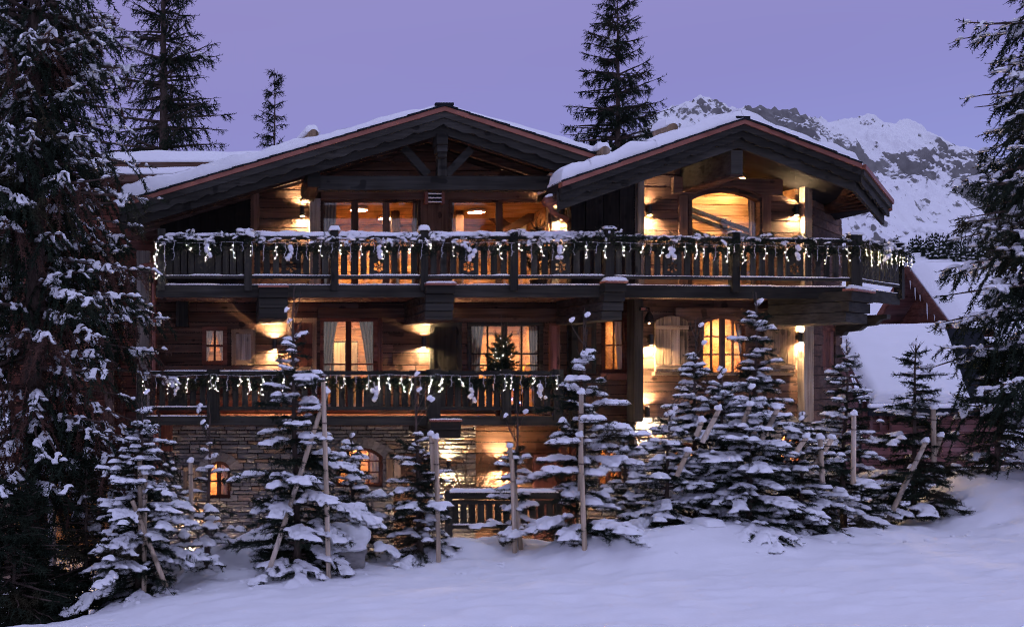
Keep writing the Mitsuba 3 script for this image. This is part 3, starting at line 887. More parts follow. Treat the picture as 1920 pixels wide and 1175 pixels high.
def lay(template_list, p, d, length, width, r, height=None):
    """Copies of a template at points p along directions d; returns one mesh and a per-vertex random number."""
    V, F, R, n = [], [], [], 0
    which = r.integers(0, len(template_list), len(p))
    x, s, u = frames_of(d)
    height = width if height is None else height
    for k, (tv, tf) in enumerate(template_list):
        i = np.nonzero(which == k)[0]
        if not len(i):
            continue
        v = p[i, None] + tv[None, :, :1] * (x[i] * length[i, None])[:, None] + tv[None, :, 1:2] * (s[i] * width[i, None])[:, None] + tv[None, :, 2:] * (u[i] * height[i, None])[:, None]
        V.append(v.reshape(-1, 3))
        F.append((tf[None] + (np.arange(len(i)) * len(tv))[:, None, None]).reshape(-1, 3) + n)
        R.append(np.repeat(r.random(len(i)), len(tv)))
        n += len(i) * len(tv)
    return np.vstack(V), np.vstack(F), np.concatenate(R)


def lump_template(seed, sub=1):
    m = trimesh.creation.icosphere(subdivisions=sub, radius=1.0)
    v = np.array(m.vertices)
    n = meshkit.fbm(v * 1.7 + seed * 7.3, 2, seed)
    v = v * (.42 + 1.16 * n)[:, None]
    v[:, 2] = np.where(v[:, 2] < 0, v[:, 2] * .42, v[:, 2])
    v[:, 0] = v[:, 0] * .56 + .46
    f = np.array(m.faces)
    f = f[v[f][:, :, 2].mean(1) > -.24]                 # the underside rests on the twig
    used, inv = np.unique(f, return_inverse=True)
    return v[used], inv.reshape(-1, 3)


LUMPS = [lump_template(s) for s in range(10)]
LUMPS_FINE = [lump_template(s + 30, 2) for s in range(8)]


class Tree:
    """Collects limbs, twigs and snow lumps of one tree in its own place."""
    def __init__(self, seed):
        self.r = np.random.default_rng(seed)
        self.limbs, self.tp, self.td, self.tl, self.tw = MB(), [], [], [], []
        self.dp, self.dd, self.dl, self.dw = [], [], [], []
        self.sp, self.sd, self.sl, self.sw, self.sh = [], [], [], [], []
        self.pads, self.cell = MB(), .03

    def twigs(self, p, d, l, w, brown_twigs=False):
        a = (self.dp, self.dd, self.dl, self.dw) if brown_twigs else (self.tp, self.td, self.tl, self.tw)
        for x, y in zip(a, (p, d, l, w)):
            x.append(np.asarray(y, float))

    def snow(self, p, d, l, w, h):
        for x, y in zip((self.sp, self.sd, self.sl, self.sw, self.sh), (p, d, l, w, h)):
            x.append(np.asarray(y, float))

    def branch(self, base, az, elev, L, bend, step=.06, lat=.50, twig=.13, tw=.034, snow=.5, fat=1.0, hang=0.0, limb=.014, brown_twigs=False, dens=1.0):
        """One limb with laterals to both sides, side twigs on them, and snow lying on top of it."""
        r = self.r
        out = np.array([math.cos(az), math.sin(az), 0])
        side = np.array([-out[1], out[0], 0])
        n = 7
        s = np.linspace(0, 1, n)
        wob = r.normal(0, .03 * L, n) * s
        pts = base + out * (L * s * math.cos(elev))[:, None] + np.array([0, 0, 1.0]) * (L * (s * math.sin(elev) + bend * s * s))[:, None] + side * wob[:, None]
        v, f = tube(pts, np.linspace(limb * (.5 + L), limb * .3, n), 4, False)
        self.limbs.add(v, f)
        k = max(4, int(L / step * dens))
        t = np.sort(r.uniform(.10, 1.0, k))
        P = np.stack([np.interp(t, s, pts[:, i]) for i in range(3)], 1)
        D = np.stack([np.interp(t, s, np.gradient(pts[:, i])) for i in range(3)], 1)
        D /= np.linalg.norm(D, axis=1, keepdims=True)
        self.twigs(P, D + r.normal(0, .15, (k, 3)), np.full(k, twig * 1.05), np.full(k, tw), brown_twigs)
        sg = np.where(np.arange(k) % 2 == 0, 1.0, -1.0)
        ll = np.clip(lat * L * (1.06 - t) ** .75 * r.uniform(.5, 1.2, k), .06, .8)
        ld = D * r.uniform(.55, .95, k)[:, None] + side * (sg * r.uniform(.55, 1.0, k))[:, None] + np.array([0, 0, 1.0]) * (r.normal(.07, .12, k) - hang * r.uniform(.5, 1.2, k))[:, None]
        ld /= np.linalg.norm(ld, axis=1, keepdims=True)
        m = np.maximum(1, np.round(ll / (twig * .62))).astype(int)
        i = np.repeat(np.arange(k), m)
        j = np.arange(len(i)) - np.repeat(np.cumsum(m) - m, m)
        a = (j + .0) * twig * .62
        drop = np.array([0, 0, -1.0]) * (.07 + .30 * r.random((len(i), 1)) * (hang < .4) + hang * 1.45)
        tp = P[i] + ld[i] * a[:, None] + drop * (a ** 2)[:, None]
        td = ld[i] + drop * (2 * a)[:, None]
        self.twigs(tp, td + r.normal(0, .12, tp.shape), twig * r.uniform(.8, 1.25, len(i)), np.full(len(i), tw), brown_twigs)
        for sgn in (1, -1, 0):
            q = r.random(len(i)) < (.9 if sgn else .6) * dens
            e = np.cross(td[q], [0, 0, 1.0]) * sgn
            e /= np.linalg.norm(e, axis=1, keepdims=True) + 1e-9
            sd_ = td[q] * .8 + e * r.uniform(.5, .9, (q.sum(), 1)) + np.array([0, 0, 1.0]) * (r.normal(-.05, .16, q.sum()) - hang * .9 - (1.1 if sgn == 0 else 0))[:, None]
            self.twigs(tp[q] + td[q] * (.3 * twig), sd_, twig * r.uniform(.55, .95, q.sum()), np.full(q.sum(), tw * .95), brown_twigs)
        q = r.random(len(i)) < .35 * dens                       # shoots that stand up through the snow
        self.twigs(tp[q] + td[q] * (.5 * twig), td[q] + np.array([0, 0, 1.0]) * r.uniform(.2, .7, q.sum())[:, None] * (1 - min(1, hang)) + r.normal(0, .25, (q.sum(), 3)), twig * r.uniform(.6, .95, q.sum()), np.full(q.sum(), tw * .8), brown_twigs)
        if snow > 0:
            # snow lies in patches along the limb and its laterals, as fingers that merge where they are close
            patch = meshkit.noise(np.stack([t * L * (2.6 if hang < .4 else 1.3) + r.random() * 50, np.full(k, r.random() * 9), sg * .35], 1), 3)
            pk = (patch > 1.02 - snow) & (t > .22)
            keep = (pk & (r.random(k) < .78))[i] & (j < (9 if hang < .4 else 2)) & (r.random(len(i)) < .94)
            pm = (patch > 1.0 - snow * .95) & (t > .28)
            pts_, rad = [], []
            if keep.any():
                base_r = np.repeat(np.exp(r.normal(-3.46, .30, k)), m)[keep] * fat
                for e in ((0, .5, .95) if hang < .4 else (0, .35)):
                    pts_.append(tp[keep] + td[keep] * (twig * .62 * e))
                    rad.append(base_r * (1.0 - .12 * e) * r.uniform(.85, 1.15, len(base_r)))
            if pm.any():
                pts_.append(P[pm])
                rad.append(fat * np.exp(r.normal(-3.06, .28, pm.sum())))
            if pts_:
                self.snow_pad(np.vstack(pts_), np.concatenate(rad), base, out, side, tw * .35)

    def snow_pad(self, p, rad, base, out, side, lift):
        """A snow sheet over points p with reach rad: thickness falls off round each point and adds up between neighbours."""
        q = np.stack([(p - base) @ out, (p - base) @ side], 1)
        c, R = self.cell, rad.max()
        lo, hi = q.min(0) - R - c, q.max(0) + R + c
        n = np.ceil((hi - lo) / c).astype(int) + 1
        ga, gb = np.meshgrid(lo[0] + np.arange(n[0]) * c, lo[1] + np.arange(n[1]) * c, indexing='ij')
        g = np.stack([ga.ravel(), gb.ravel()], 1)
        kk = min(5, len(q))
        d, ix = cKDTree(q).query(g, k=kk, distance_upper_bound=R + 1.6 * c)
        if kk == 1:
            d, ix = d[:, None], ix[:, None]
        ok = np.isfinite(d)
        ix = np.where(ok, ix, 0)
        rr = rad[ix]
        h = np.where(ok & (d < rr), rr * np.sqrt(np.maximum(1 - (d / rr) ** 2, 0)), 0)
        th = (h ** 3).sum(1) ** (1 / 3)
        cap = 1.15 * float(np.median(rad))
        th = cap * (1 - np.exp(-1.5 * th / cap))                # soft tops, level across the fingers
        w = np.where(ok, np.exp(-(np.where(ok, d, 0) / (.6 * rr)) ** 2) + 1e-6, 0)
        ws = w.sum(1)
        z = np.where(ws > 0, (w * p[ix, 2]).sum(1) / np.maximum(ws, 1e-12), 0)
        on = (th > 0).reshape(n)
        cells = on[:-1, :-1].astype(int) + on[1:, :-1] + on[:-1, 1:] + on[1:, 1:]
        has = (ws > 0).reshape(n)
        full = (cells >= 1) & has[:-1, :-1] & has[1:, :-1] & has[:-1, 1:] & has[1:, 1:]
        a_, b_ = np.nonzero(full)
        if not len(a_):
            return
        k0 = a_ * n[1] + b_
        f = np.stack([k0, k0 + n[1], k0 + n[1] + 1, k0 + 1], 1)
        xy = base[:2] + g[:, :1] * out[:2] + g[:, 1:] * side[:2]
        nz = meshkit.noise(np.column_stack([xy * 11, z * 11]), 5)
        top = np.column_stack([xy + self.r.normal(0, c * .10, xy.shape), z + lift + th * (.85 + 1.0 * nz)])
        bot = np.column_stack([xy, z + lift * .3 - th * .20 - .004])
        used, inv = np.unique(f, return_inverse=True)
        f = inv.reshape(-1, 4)
        f = np.vstack([f[:, [0, 1, 2]], f[:, [0, 2, 3]]])
        self.pads.add(np.vstack([top[used], bot[used]]), np.vstack([f, f[:, ::-1] + len(used)]))

    def finish(self, key, trunk, bark='bark', far=False, fine=False):
        tr = numbered(f'{key}__trunk')
        scene[tr] = mikit.ply((np.asarray(trunk[0]), np.asarray(trunk[1])), bark, smooth=True)
        if self.limbs.n:
            self.limbs.build('limbs', bark, key, smooth=True, kind='stuff', uv=False)
        for nm, (a, b, c, d), mat in (('crown', (self.tp, self.td, self.tl, self.tw), 'needle_matter'), ('dry_foliage', (self.dp, self.dd, self.dl, self.dw), 'brown_needle_matter')):
            if a:
                v, f, rr = lay(TWIGS_FAR if far else TWIGS, np.vstack(a), np.vstack(b), np.concatenate(c), np.concatenate(d), self.r)
                put(nm, (v, f), mat, False, np.stack([rr, rr], 1), key, 'stuff')
        if self.sp:
            v, f, _ = lay(LUMPS_FINE if fine else LUMPS, np.vstack(self.sp), np.vstack(self.sd), np.concatenate(self.sl), np.concatenate(self.sw), self.r, np.concatenate(self.sh))
            self.pads.add(v, f)
        if self.pads.n:
            self.pads.build('snow', 'snow_matter', key, smooth=True, kind='stuff', uv=False)


def trunk_tube(base, top, r0, r1, seed, n=12, wob=.03):
    r = np.random.default_rng(seed)
    t = np.linspace(0, 1, n)[:, None]
    p = base + (top - base) * t
    p[1:-1, :2] += np.cumsum(r.normal(0, wob / 3, (n - 2, 2)), 0)
    return tube(p, r0 + (r1 - r0) * t[:, 0] ** .85, 8), p


# ---------------------------------------------------------------- stone basement
stones_left = [300]
rest = {}


def stone_box(fr, u0, u1, z0, z1, v, r):
    j = lambda s: r.normal(0, s)        # noqa: E731
    w, h = u1 - u0, z1 - z0
    pr = v - r.uniform(.0, .035)
    back = [(u0, z0), (u1, z0), (u1, z1), (u0, z1)]
    mid = [(a + j(.006), b + j(.005)) for a, b in back]
    c = min(.022, h * .22)
    fr_ = [(mid[0][0] + c + abs(j(.006)), mid[0][1] + c), (mid[1][0] - c - abs(j(.006)), mid[1][1] + c + abs(j(.006))), (mid[2][0] - c, mid[2][1] - c - abs(j(.006))), (mid[3][0] + c + abs(j(.008)), mid[3][1] - c)]
    pts = [(a, v + .06, b) for a, b in back] + [(a, pr + .018, b) for a, b in mid] + [(a, pr + j(.004), b) for a, b in fr_]
    q = np.array(pts)
    f = []
    for L in (0, 4):
        for k in range(4):
            a, b, c_, d = L + k, L + (k + 1) % 4, L + 4 + (k + 1) % 4, L + 4 + k
            f += [[a, b, c_], [a, c_, d]]
    f += [[8, 9, 10], [8, 10, 11]]
    return fr.w(q[:, 0], q[:, 1], q[:, 2]), np.array(f), np.stack([q[:, 0], np.full(12, .02 + .96 * r.random())], 1)


def stone_wall(fr, poly, v, holes, seed, parts=True, hs=(.075, .16), ws=(.20, .56)):
    r = np.random.default_rng(seed)
    solid = poly.difference(unary_union(holes)) if holes else poly
    wk = part('wall', prism(fr, solid, v + .03, v + .25, DARKB), 'mortar', CH)
    u0, z0, u1, z1 = poly.bounds
    z = z1
    rows = []
    while z > z0 + .04:
        h = min(r.uniform(*hs), z - z0)
        u = u0 - r.uniform(0, .3)
        while u < u1:
            w = r.uniform(*ws) * (.7 + 2 * h)
            rect = sbox(u + .009, z - h + .008, u + w - .009, z - .008).intersection(solid)
            for g in getattr(rect, 'geoms', [rect]):
                if g.geom_type == 'Polygon' and g.area > .003:
                    b = g.bounds
                    full = g.area > .985 * (b[2] - b[0]) * (b[3] - b[1])
                    if full and h > .12 and r.random() < .25 and w > .3:
                        zm = (b[1] + b[3]) / 2 + r.normal(0, .012)
                        rows += [(sbox(b[0], b[1], b[2], zm - .004), True), (sbox(b[0], zm + .004, b[2], b[3]), True)]
                    else:
                        rows.append((g, full))
            u += w
        z -= h
    m = MB()
    for g, full in rows:
        vf = stone_box(fr, g.bounds[0], g.bounds[2], g.bounds[1], g.bounds[3], v, r) if full else prism(fr, g, v - r.uniform(0, .03), v + .05, DARKB, 'u', r.random())
        if vf is None:
            continue
        if parts and stones_left[0] > 0:
            stones_left[0] -= 1
            part('stone', vf, 'stone', wk)
        else:
            m.add(*vf)
    if m.n:
        m.build('small_stone', 'stone', wk, kind='stuff')
    return wk


def voussoirs(fr, poly_in, u0, u1, zs, rise, v, seed, band=.24):
    """The ring of wedge stones over an arched opening."""
    r = np.random.default_rng(seed)
    w = (u1 - u0) / 2
    R = (w * w + rise * rise) / (2 * rise)
    a = math.asin(min(1, w / R)) * 1.02
    c = ((u0 + u1) / 2, zs + rise - R)
    n = max(7, int(2 * a * R / .11))
    k = numbered(f'{CH}__arch')
    for i in range(n):
        t0, t1 = -a + 2 * a * (i + .04) / n, -a + 2 * a * (i + .96) / n
        ro = R + band * r.uniform(.85, 1.1)
        g = Polygon([(c[0] + q * math.sin(t), c[1] + q * math.cos(t)) for q, t in ((R + .01, t0), (R + .01, t1), (ro, t1), (ro, t0))])
        part('stone', prism(fr, g, v - .045 - r.uniform(0, .02), v + .02, DARKB, 'u', r.random()), 'stone', k)


bz_top, bz_bot = LF.at(500, 797, VL)[1], -.2
base_l, base_r = LF.at(266, 900, VL)[0], LF.at(892, 900, VL)[0]
hA = (LF.at(389, 900, VL)[0], LF.at(432, 900, VL)[0], LF.at(400, 934, VL)[1], LF.at(400, 880, VL)[1], .20)
hB = (LF.at(630, 900, VL)[0], LF.at(718, 900, VL)[0], LF.at(640, 912, VL)[1], LF.at(640, 856, VL)[1], .22)
pA, pB = arch_poly(*hA), arch_poly(*hB)
dC = LF.rect(738, 850, 806, 1060, VL)
stone_wall(LF, sbox(base_l, bz_bot, base_r, bz_top), VL, [pA, pB, dC], 61)
voussoirs(LF, pA, hA[0], hA[1], hA[3], hA[4], VL, 62)
voussoirs(LF, pB, hB[0], hB[1], hB[3], hB[4], VL, 63)
window(LF, pA, VL + .08, 2, 1, REDB, frame=.07, bar=.04)
window(LF, pB, VL + .08, 4, 3, REDB, frame=.07, bar=.03, mid=.09)
s0, s1 = LF.at(343, 900, VL - .06)[0], LF.at(379, 900, VL - .06)[0]
shutter(LF, arch_poly(s0, s1, hA[2], hA[3], .12), VL - .075, PALE, 3)
s0, s1 = LF.at(724, 900, VL - .06)[0], LF.at(752, 900, VL - .06)[0]
shutter(LF, arch_poly(s0, s1, hB[2], hB[3], .10), VL - .075, PALE, 2)
part('door', prism(LF, dC, VL + .10, VL + .15, DARKB, 'z'), 'wood_upright', CH)
pbox(LF, CH, 'beam_end', (302, 790, 322, 846), VL - .35, VL, REDB, 'z')
# recess under the balcony and the stretch beside the wing
rec = sbox(base_r - .2, bz_bot, LF.at(1070, 900, VL + 1.2)[0], bz_top)
plank_wall(LF, 'wall', rec, VL + 1.2, [], h=(.22, .3), seed=64)
pbox(LF, CH, 'door', (1000, 852, 1046, 1010), VL + 1.05, VL + 1.12, PINK, 'z')
pbox(LF, CH, 'post', (1052, 800, 1064, 1010), VL + .2, VL + .4, REDB, 'z')
pbox(LF, CH, 'post', (1072, 800, 1082, 1010), VL + .2, VL + .4, REDB, 'z')
e0, e1 = LF.at(1086, 900, VL)[0], LF.at(1206, 900, VL)[0]
hD = (LF.at(1122, 900, VL)[0], LF.at(1166, 900, VL)[0], LF.at(1140, 912, VL)[1], LF.at(1140, 850, VL)[1], .2)
pD = arch_poly(*hD)
stone_wall(LF, sbox(e0, bz_bot, e1, bz_top), VL, [pD], 65)
window(LF, pD, VL + .08, 2, 2, REDB, frame=.06, bar=.03)
shutter(LF, arch_poly(LF.at(1166, 900, VL - .07)[0], LF.at(1214, 900, VL - .07)[0], hD[2], hD[3], .2), VL - .075, PALE, 4)
hE = (RF.at(1262, 870, VR)[0], RF.at(1312, 870, VR)[0], RF.at(1290, 900, VR)[1], RF.at(1290, 846, VR)[1], .2)
hF = (RF.at(1462, 870, VR)[0], RF.at(1504, 870, VR)[0], RF.at(1490, 890, VR)[1], RF.at(1490, 826, VR)[1], .2)
pE, pF = arch_poly(*hE), arch_poly(*hF)
stone_wall(RF, sbox(RF.at(1190, 870, VR)[0], bz_bot, RF.at(1524, 870, VR)[0], RF.at(1300, 781, VR)[1]), VR, [pE, pF], 66)
window(RF, pE, VR + .08, 2, 2, REDB, frame=.06, bar=.03)
window(RF, pF, VR + .08, 2, 2, REDB, frame=.06, bar=.03)
stone_wall(CF, sbox(0, bz_bot, cl, CF.at(1550, 789, 0)[1]), 0, [], 67)

# ---------------------------------------------------------------- rooms behind the windows
RU = [LF.at(x, 500, VL)[0] for x in (560, 1062)]
room(LF, RU[0], RU[1], UZ - .1, LF.at(700, 368, VL)[1], VL + .16, 4.2, HONEY, 71, [(RU[0] + 1.6, 1.3), (RU[0] + 2.5, 2.6), (RU[0] + 4.6, 1.6)], 2.6, name=('nearest the taupe curtain in the upper lounge', 'deep in the upper lounge by the deer head', 'behind the upper window past the heater'))
WU = [RF.at(x, 500, VR)[0] for x in (1262, 1500)]
room(RF, WU[0], WU[1], wz - .1, RF.at(1360, 318, VR)[1], VR + .16, .95, HONEY, 72, [(WU[0] + .8, .45), (WU[0] + 1.9, .45)], 1.2, name=('over the uppermost ski behind the arched window', 'near the brown curtain of the upper arched window'))
for x0, x1, yb, yt, sd, pw, lam, nm in ((376, 432, 692, 604, 73, .5, [.4], ('behind the tiny four-pane window',)), (590, 716, 782, 588, 74, 1.0, [.7, 1.2], ('in the two-light window room, shutter side', 'in the two-light window room, wall lamp side')),
                                        (868, 1026, 782, 596, 75, 1.1, [.6, 1.5], ('in the wide-window room, dark shutter side', 'in the wide-window room beyond the little lit fir')), (1120, 1186, 712, 590, 76, .45, [.4], ('behind the narrow red window',))):
    u = [LF.at(x, 650, VL)[0] for x in (x0, x1)]
    room(LF, u[0], u[1], LF.at(x0, yb, VL)[1], LF.at(x0, yt, VL)[1], VL + .16, 2.0, HONEY, sd, [(u[0] + q, .9) for q in lam], pw, name=nm)
u = [RF.at(x, 650, VR)[0] for x in (1296, 1418)]
room(RF, u[0], u[1], RF.at(1350, 716, VR)[1], RF.at(1350, 582, VR)[1], VR + .16, 2.4, HONEY, 77, [(u[0] + .5, 1.0), (u[0] + 1.0, 1.5)], 1.1, name=('behind the lower arched window, lantern side', 'deeper behind the lower arched window'))
for fr, h, V, sd, pw, nm in ((LF, hA, VL, 78, 1.3, 'behind the small arched stone-wall window'), (LF, hB, VL, 79, 1.2, 'behind the many-paned arched basement window'), (LF, hD, VL, 80, .8, 'behind the basement window with the arched shutter'),
                             (RF, hE, VR, 81, 1.8, 'in the wing base behind the slanting stake'), (RF, hF, VR, 82, 1.8, 'in the wing base near the corner')):
    room(fr, h[0] - .25, h[1] + .25, h[2] - .2, h[3] + h[4] + .3, V + .27, 1.1, HONEY, sd, [((h[0] + h[1]) / 2, .55)], pw, name=(nm,))
G1 = 'curtains in the tall balcony windows'
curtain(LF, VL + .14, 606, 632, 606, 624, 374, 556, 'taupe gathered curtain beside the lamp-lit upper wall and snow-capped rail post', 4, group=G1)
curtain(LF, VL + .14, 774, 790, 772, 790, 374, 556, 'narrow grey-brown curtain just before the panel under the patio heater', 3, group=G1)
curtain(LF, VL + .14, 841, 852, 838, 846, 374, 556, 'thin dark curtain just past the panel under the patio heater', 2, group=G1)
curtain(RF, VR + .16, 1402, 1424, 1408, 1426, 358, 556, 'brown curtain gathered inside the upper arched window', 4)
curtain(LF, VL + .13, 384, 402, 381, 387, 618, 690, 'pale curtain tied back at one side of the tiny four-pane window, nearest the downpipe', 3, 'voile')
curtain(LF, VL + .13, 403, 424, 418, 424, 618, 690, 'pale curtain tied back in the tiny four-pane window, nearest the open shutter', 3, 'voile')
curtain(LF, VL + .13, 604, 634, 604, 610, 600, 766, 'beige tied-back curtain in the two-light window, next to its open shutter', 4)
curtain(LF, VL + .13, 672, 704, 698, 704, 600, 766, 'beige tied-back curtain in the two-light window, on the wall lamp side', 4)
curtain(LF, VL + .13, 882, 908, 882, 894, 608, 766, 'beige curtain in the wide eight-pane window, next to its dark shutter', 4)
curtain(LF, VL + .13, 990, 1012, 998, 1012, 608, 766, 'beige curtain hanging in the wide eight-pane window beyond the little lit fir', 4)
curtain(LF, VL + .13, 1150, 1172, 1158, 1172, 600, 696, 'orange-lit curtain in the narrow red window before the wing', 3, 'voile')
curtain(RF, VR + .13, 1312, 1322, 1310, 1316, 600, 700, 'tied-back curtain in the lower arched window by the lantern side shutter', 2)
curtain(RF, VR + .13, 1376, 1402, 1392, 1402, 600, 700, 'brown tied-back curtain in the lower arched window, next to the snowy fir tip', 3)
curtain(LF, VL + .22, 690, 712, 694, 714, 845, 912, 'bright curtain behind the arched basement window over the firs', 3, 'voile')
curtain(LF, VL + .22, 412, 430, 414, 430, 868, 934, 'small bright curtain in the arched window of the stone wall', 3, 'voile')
# things seen inside
for i, (xa, ya, xb, yb, lab) in enumerate(((1296, 392, 1405, 432, 'dark ski hung aslant on the wall behind the upper arched window, uppermost of four'), (1296, 404, 1408, 446, 'dark ski hung aslant behind the upper arched window, second from the top'),
                                           (1298, 432, 1345, 450, 'dark ski hung low behind the upper arched window, third from the top'), (1294, 440, 1330, 458, 'dark ski lowest on the wall behind the upper arched window'))):
    V = VR + .16 + .895
    a, b = RF.at(xa, ya, V), RF.at(xb, yb, V)
    L = np.array([a, b])
    t = np.linspace(0, 1, 14)
    p = L[0] + (L[1] - L[0]) * t[:, None]
    w = .026 + .012 * np.abs(2 * t - 1) ** 2
    nrm = np.array([-(b[1] - a[1]), b[0] - a[0]]) / math.hypot(b[0] - a[0], b[1] - a[1])
    bow = -.03 * (1 - (2 * t - 1) ** 2) * 0
    g = Polygon(np.vstack([p + nrm * w[:, None], (p - nrm * w[:, None])[::-1]])).buffer(.012)
    k = thing('ski', lab, 'ski')
    part('board', prism(RF, g, V, V + .018, BLACKW), 'slate', k)
    c = p[7]
    part('binding', fbox(RF, c[0] - .07, c[0] + .07, V - .05, V - .001, c[1] - .03, c[1] + .04, BLACKW), 'black_metal', k)
    put('strap_hook', tube([RF.w(c[0] + .2, V - .03, c[1]), RF.w(c[0] + .2, V + .04, c[1])], .012, 6), 'black_metal', parent=k)
V = VL + 4.15
hx, hz = LF.at(735, 418, V)
k = thing('deer_trophy', 'antlered deer head mounted on the bright wooden wall inside the upper room', 'trophy')
m = trimesh.creation.icosphere(subdivisions=3)
hv = np.array(m.vertices) * [.13, .22, .15]
hv[:, 2] -= .5 * np.clip(-hv[:, 1], 0, 1)
hv[:, 0] *= 1 - .9 * np.clip(-hv[:, 1], 0, .3) / .3 * .5
put('head', (LF.w(hx + hv[:, 0], V - .42 + hv[:, 1], hz + hv[:, 2]), m.faces), 'brown_needle_matter', True, parent=k)
put('neck', tube([LF.w(hx, V - .03, hz - .25), LF.w(hx, V - .2, hz - .16), LF.w(hx, V - .36, hz)], [.20, .15, .11], 10), 'brown_needle_matter', True, parent=k)
part('plaque', prism(LF, Point(hx, hz - .22).buffer(.24), V - .035, V + .02, DARKB), 'wood_across', k)
for s in (-1, 1):
    put('antler', tube([LF.w(hx + s * .05, V - .38, hz + .12), LF.w(hx + s * .16, V - .36, hz + .28), LF.w(hx + s * .30, V - .40, hz + .42), LF.w(hx + s * .32, V - .45, hz + .62)], [.022, .02, .017, .008], 6), 'bark', True, parent=k)
    for q, (du, dz) in enumerate(((.02, .2), (.14, .16))):
        o = np.array([hx + s * (.17 + .12 * q), hz + .29 + .13 * q])
        put('tine', tube([LF.w(o[0], V - .37, o[1]), LF.w(o[0] - s * .01, V - .44, o[1] + .09), LF.w(o[0] + s * du * .3, V - .46, o[1] + dz)], [.015, .013, .005], 5), 'bark', True, parent=k)
    put('ear', tube([LF.w(hx + s * .09, V - .38, hz + .06), LF.w(hx + s * .2, V - .38, hz + .10)], [.03, .008], 6), 'brown_needle_matter', True, parent=k)

# a few furnishings that show behind the panes
for i, (x, y, lab) in enumerate(((893, 655, 'small dark picture frame on the wall in the wide window, the upper one'), (893, 672, 'small dark picture frame on the wall in the wide window, the lower one'))):
    k = thing('picture_frame', lab, 'picture')
    u, z = LF.at(x, y, VL + 1.2)
    u0 = LF.at(868, 650, VL)[0] + .34
    part('frame', prism(LF, sbox(u - .09, z - .08, u + .09, z + .08).difference(sbox(u - .06, z - .05, u + .06, z + .05)), VL + 2.09, VL + 2.12, BLACKW), 'black_metal', k)
    part('picture', fbox(LF, u - .06, u + .06, VL + 2.105, VL + 2.115, z - .05, z + .05, OLDG), 'white_paint', k)
k = thing('armchair', 'yellow armchair back showing low in the wide window beyond the little fir', 'armchair')
u, z = LF.at(1000, 690, VL + .8)
part('back', prism(LF, arch_poly(u - .22, u + .30, z - .5, z + .02, .12), VL + .8, VL + .92, HONEY), 'yellow_fabric', k)
part('armrest', fbox(LF, u - .30, u - .225, VL + .5, VL + .92, z - .5, z - .12, HONEY), 'yellow_fabric', k)
part('seat', fbox(LF, u - .22, u + .30, VL + .4, VL + .795, z - .5, z - .3, HONEY), 'yellow_fabric', k)
# inside the upper lounge: sloping beams and a pale raking ceiling behind the window past the heater, a dark upright behind the first
LK = f'{CH}__room'
zt_ = LF.at(700, 368, VL)[1]
for (xa, ya, xb, yb, V, w, fam) in ((896, 384, 990, 452, VL + 3.2, .10, DARKB), (946, 436, 1034, 384, VL + 2.4, .11, DARKB), (985, 382, 1040, 440, VL + 3.6, .12, DARKB)):
    a, b = np.array(LF.at(xa, ya, V)), np.array(LF.at(xb, yb, V))
    part('beam', prism(LF, LineString([a, b]).buffer(w, cap_style=2), V, V + .16, fam), 'wood_across', LK)
a = [LF.at(x, y, VL + 3.0) for x, y in ((930, 452), (984, 412), (1030, 434), (1030, 452))]
part('raking_panel', prism(LF, Polygon(a), VL + 3.0, VL + 3.04, OLDG), 'white_paint', LK)
for x in (742, 862):
    u = LF.at(x, 450, VL + 2.0)[0]
    part('post', fbox(LF, u - .10, u + .10, VL + 2.0, VL + 2.2, UZ - .1, zt_, DARKB, 'z'), 'wood_upright', LK)
k = thing('cabinet', 'grey cabinet standing against the wall inside the two-light window room', 'cabinet')
u0, z1 = LF.at(622, 640, VL + 1.9)
part('body', fbox(LF, u0, u0 + .62, VL + 1.62, VL + 2.06, 4.1, z1, GREYP, 'z'), 'wood_upright', k)
for i in range(2):
    part('door', fbox(LF, u0 + .02 + .30 * i, u0 + .30 + .30 * i, VL + 1.595, VL + 1.618, 4.15, z1 - .04, OLDG, 'z'), 'wood_upright', k)
    part('knob', fbox(LF, u0 + .27 + .06 * i, u0 + .29 + .06 * i, VL + 1.575, VL + 1.594, 4.7, 4.72, OLDG, 'z'), 'black_metal', k)

# ---------------------------------------------------------------- balconies
def snowflake(u, z, r):
    ls = []
    for k in range(6):
        a = k * math.pi / 3 + math.pi / 6
        d = np.array([math.cos(a), math.sin(a)])
        c = np.array([u, z])
        ls.append(LineString([c + d * r * .30, c + d * r]))
        for s in (-1, 1):
            e = np.array([math.cos(a + s * .85), math.sin(a + s * .85)])
            ls.append(LineString([c + d * r * .55, c + d * r * .55 + e * r * .34]))
    return unary_union([l.buffer(.017, cap_style=2) for l in ls] + [Point(u, z).buffer(r * .13)])


UP = dict(top=(7.865, 7.80), mid=(7.65, 7.565), low=(7.045, 6.975), fascia=(6.856, 6.59), post=(7.95, 6.72))
DN = dict(top=(5.056, 4.975), mid=(4.90, 4.85), low=(4.30, 4.225), fascia=(4.10, 3.905), post=(5.09, 4.02))


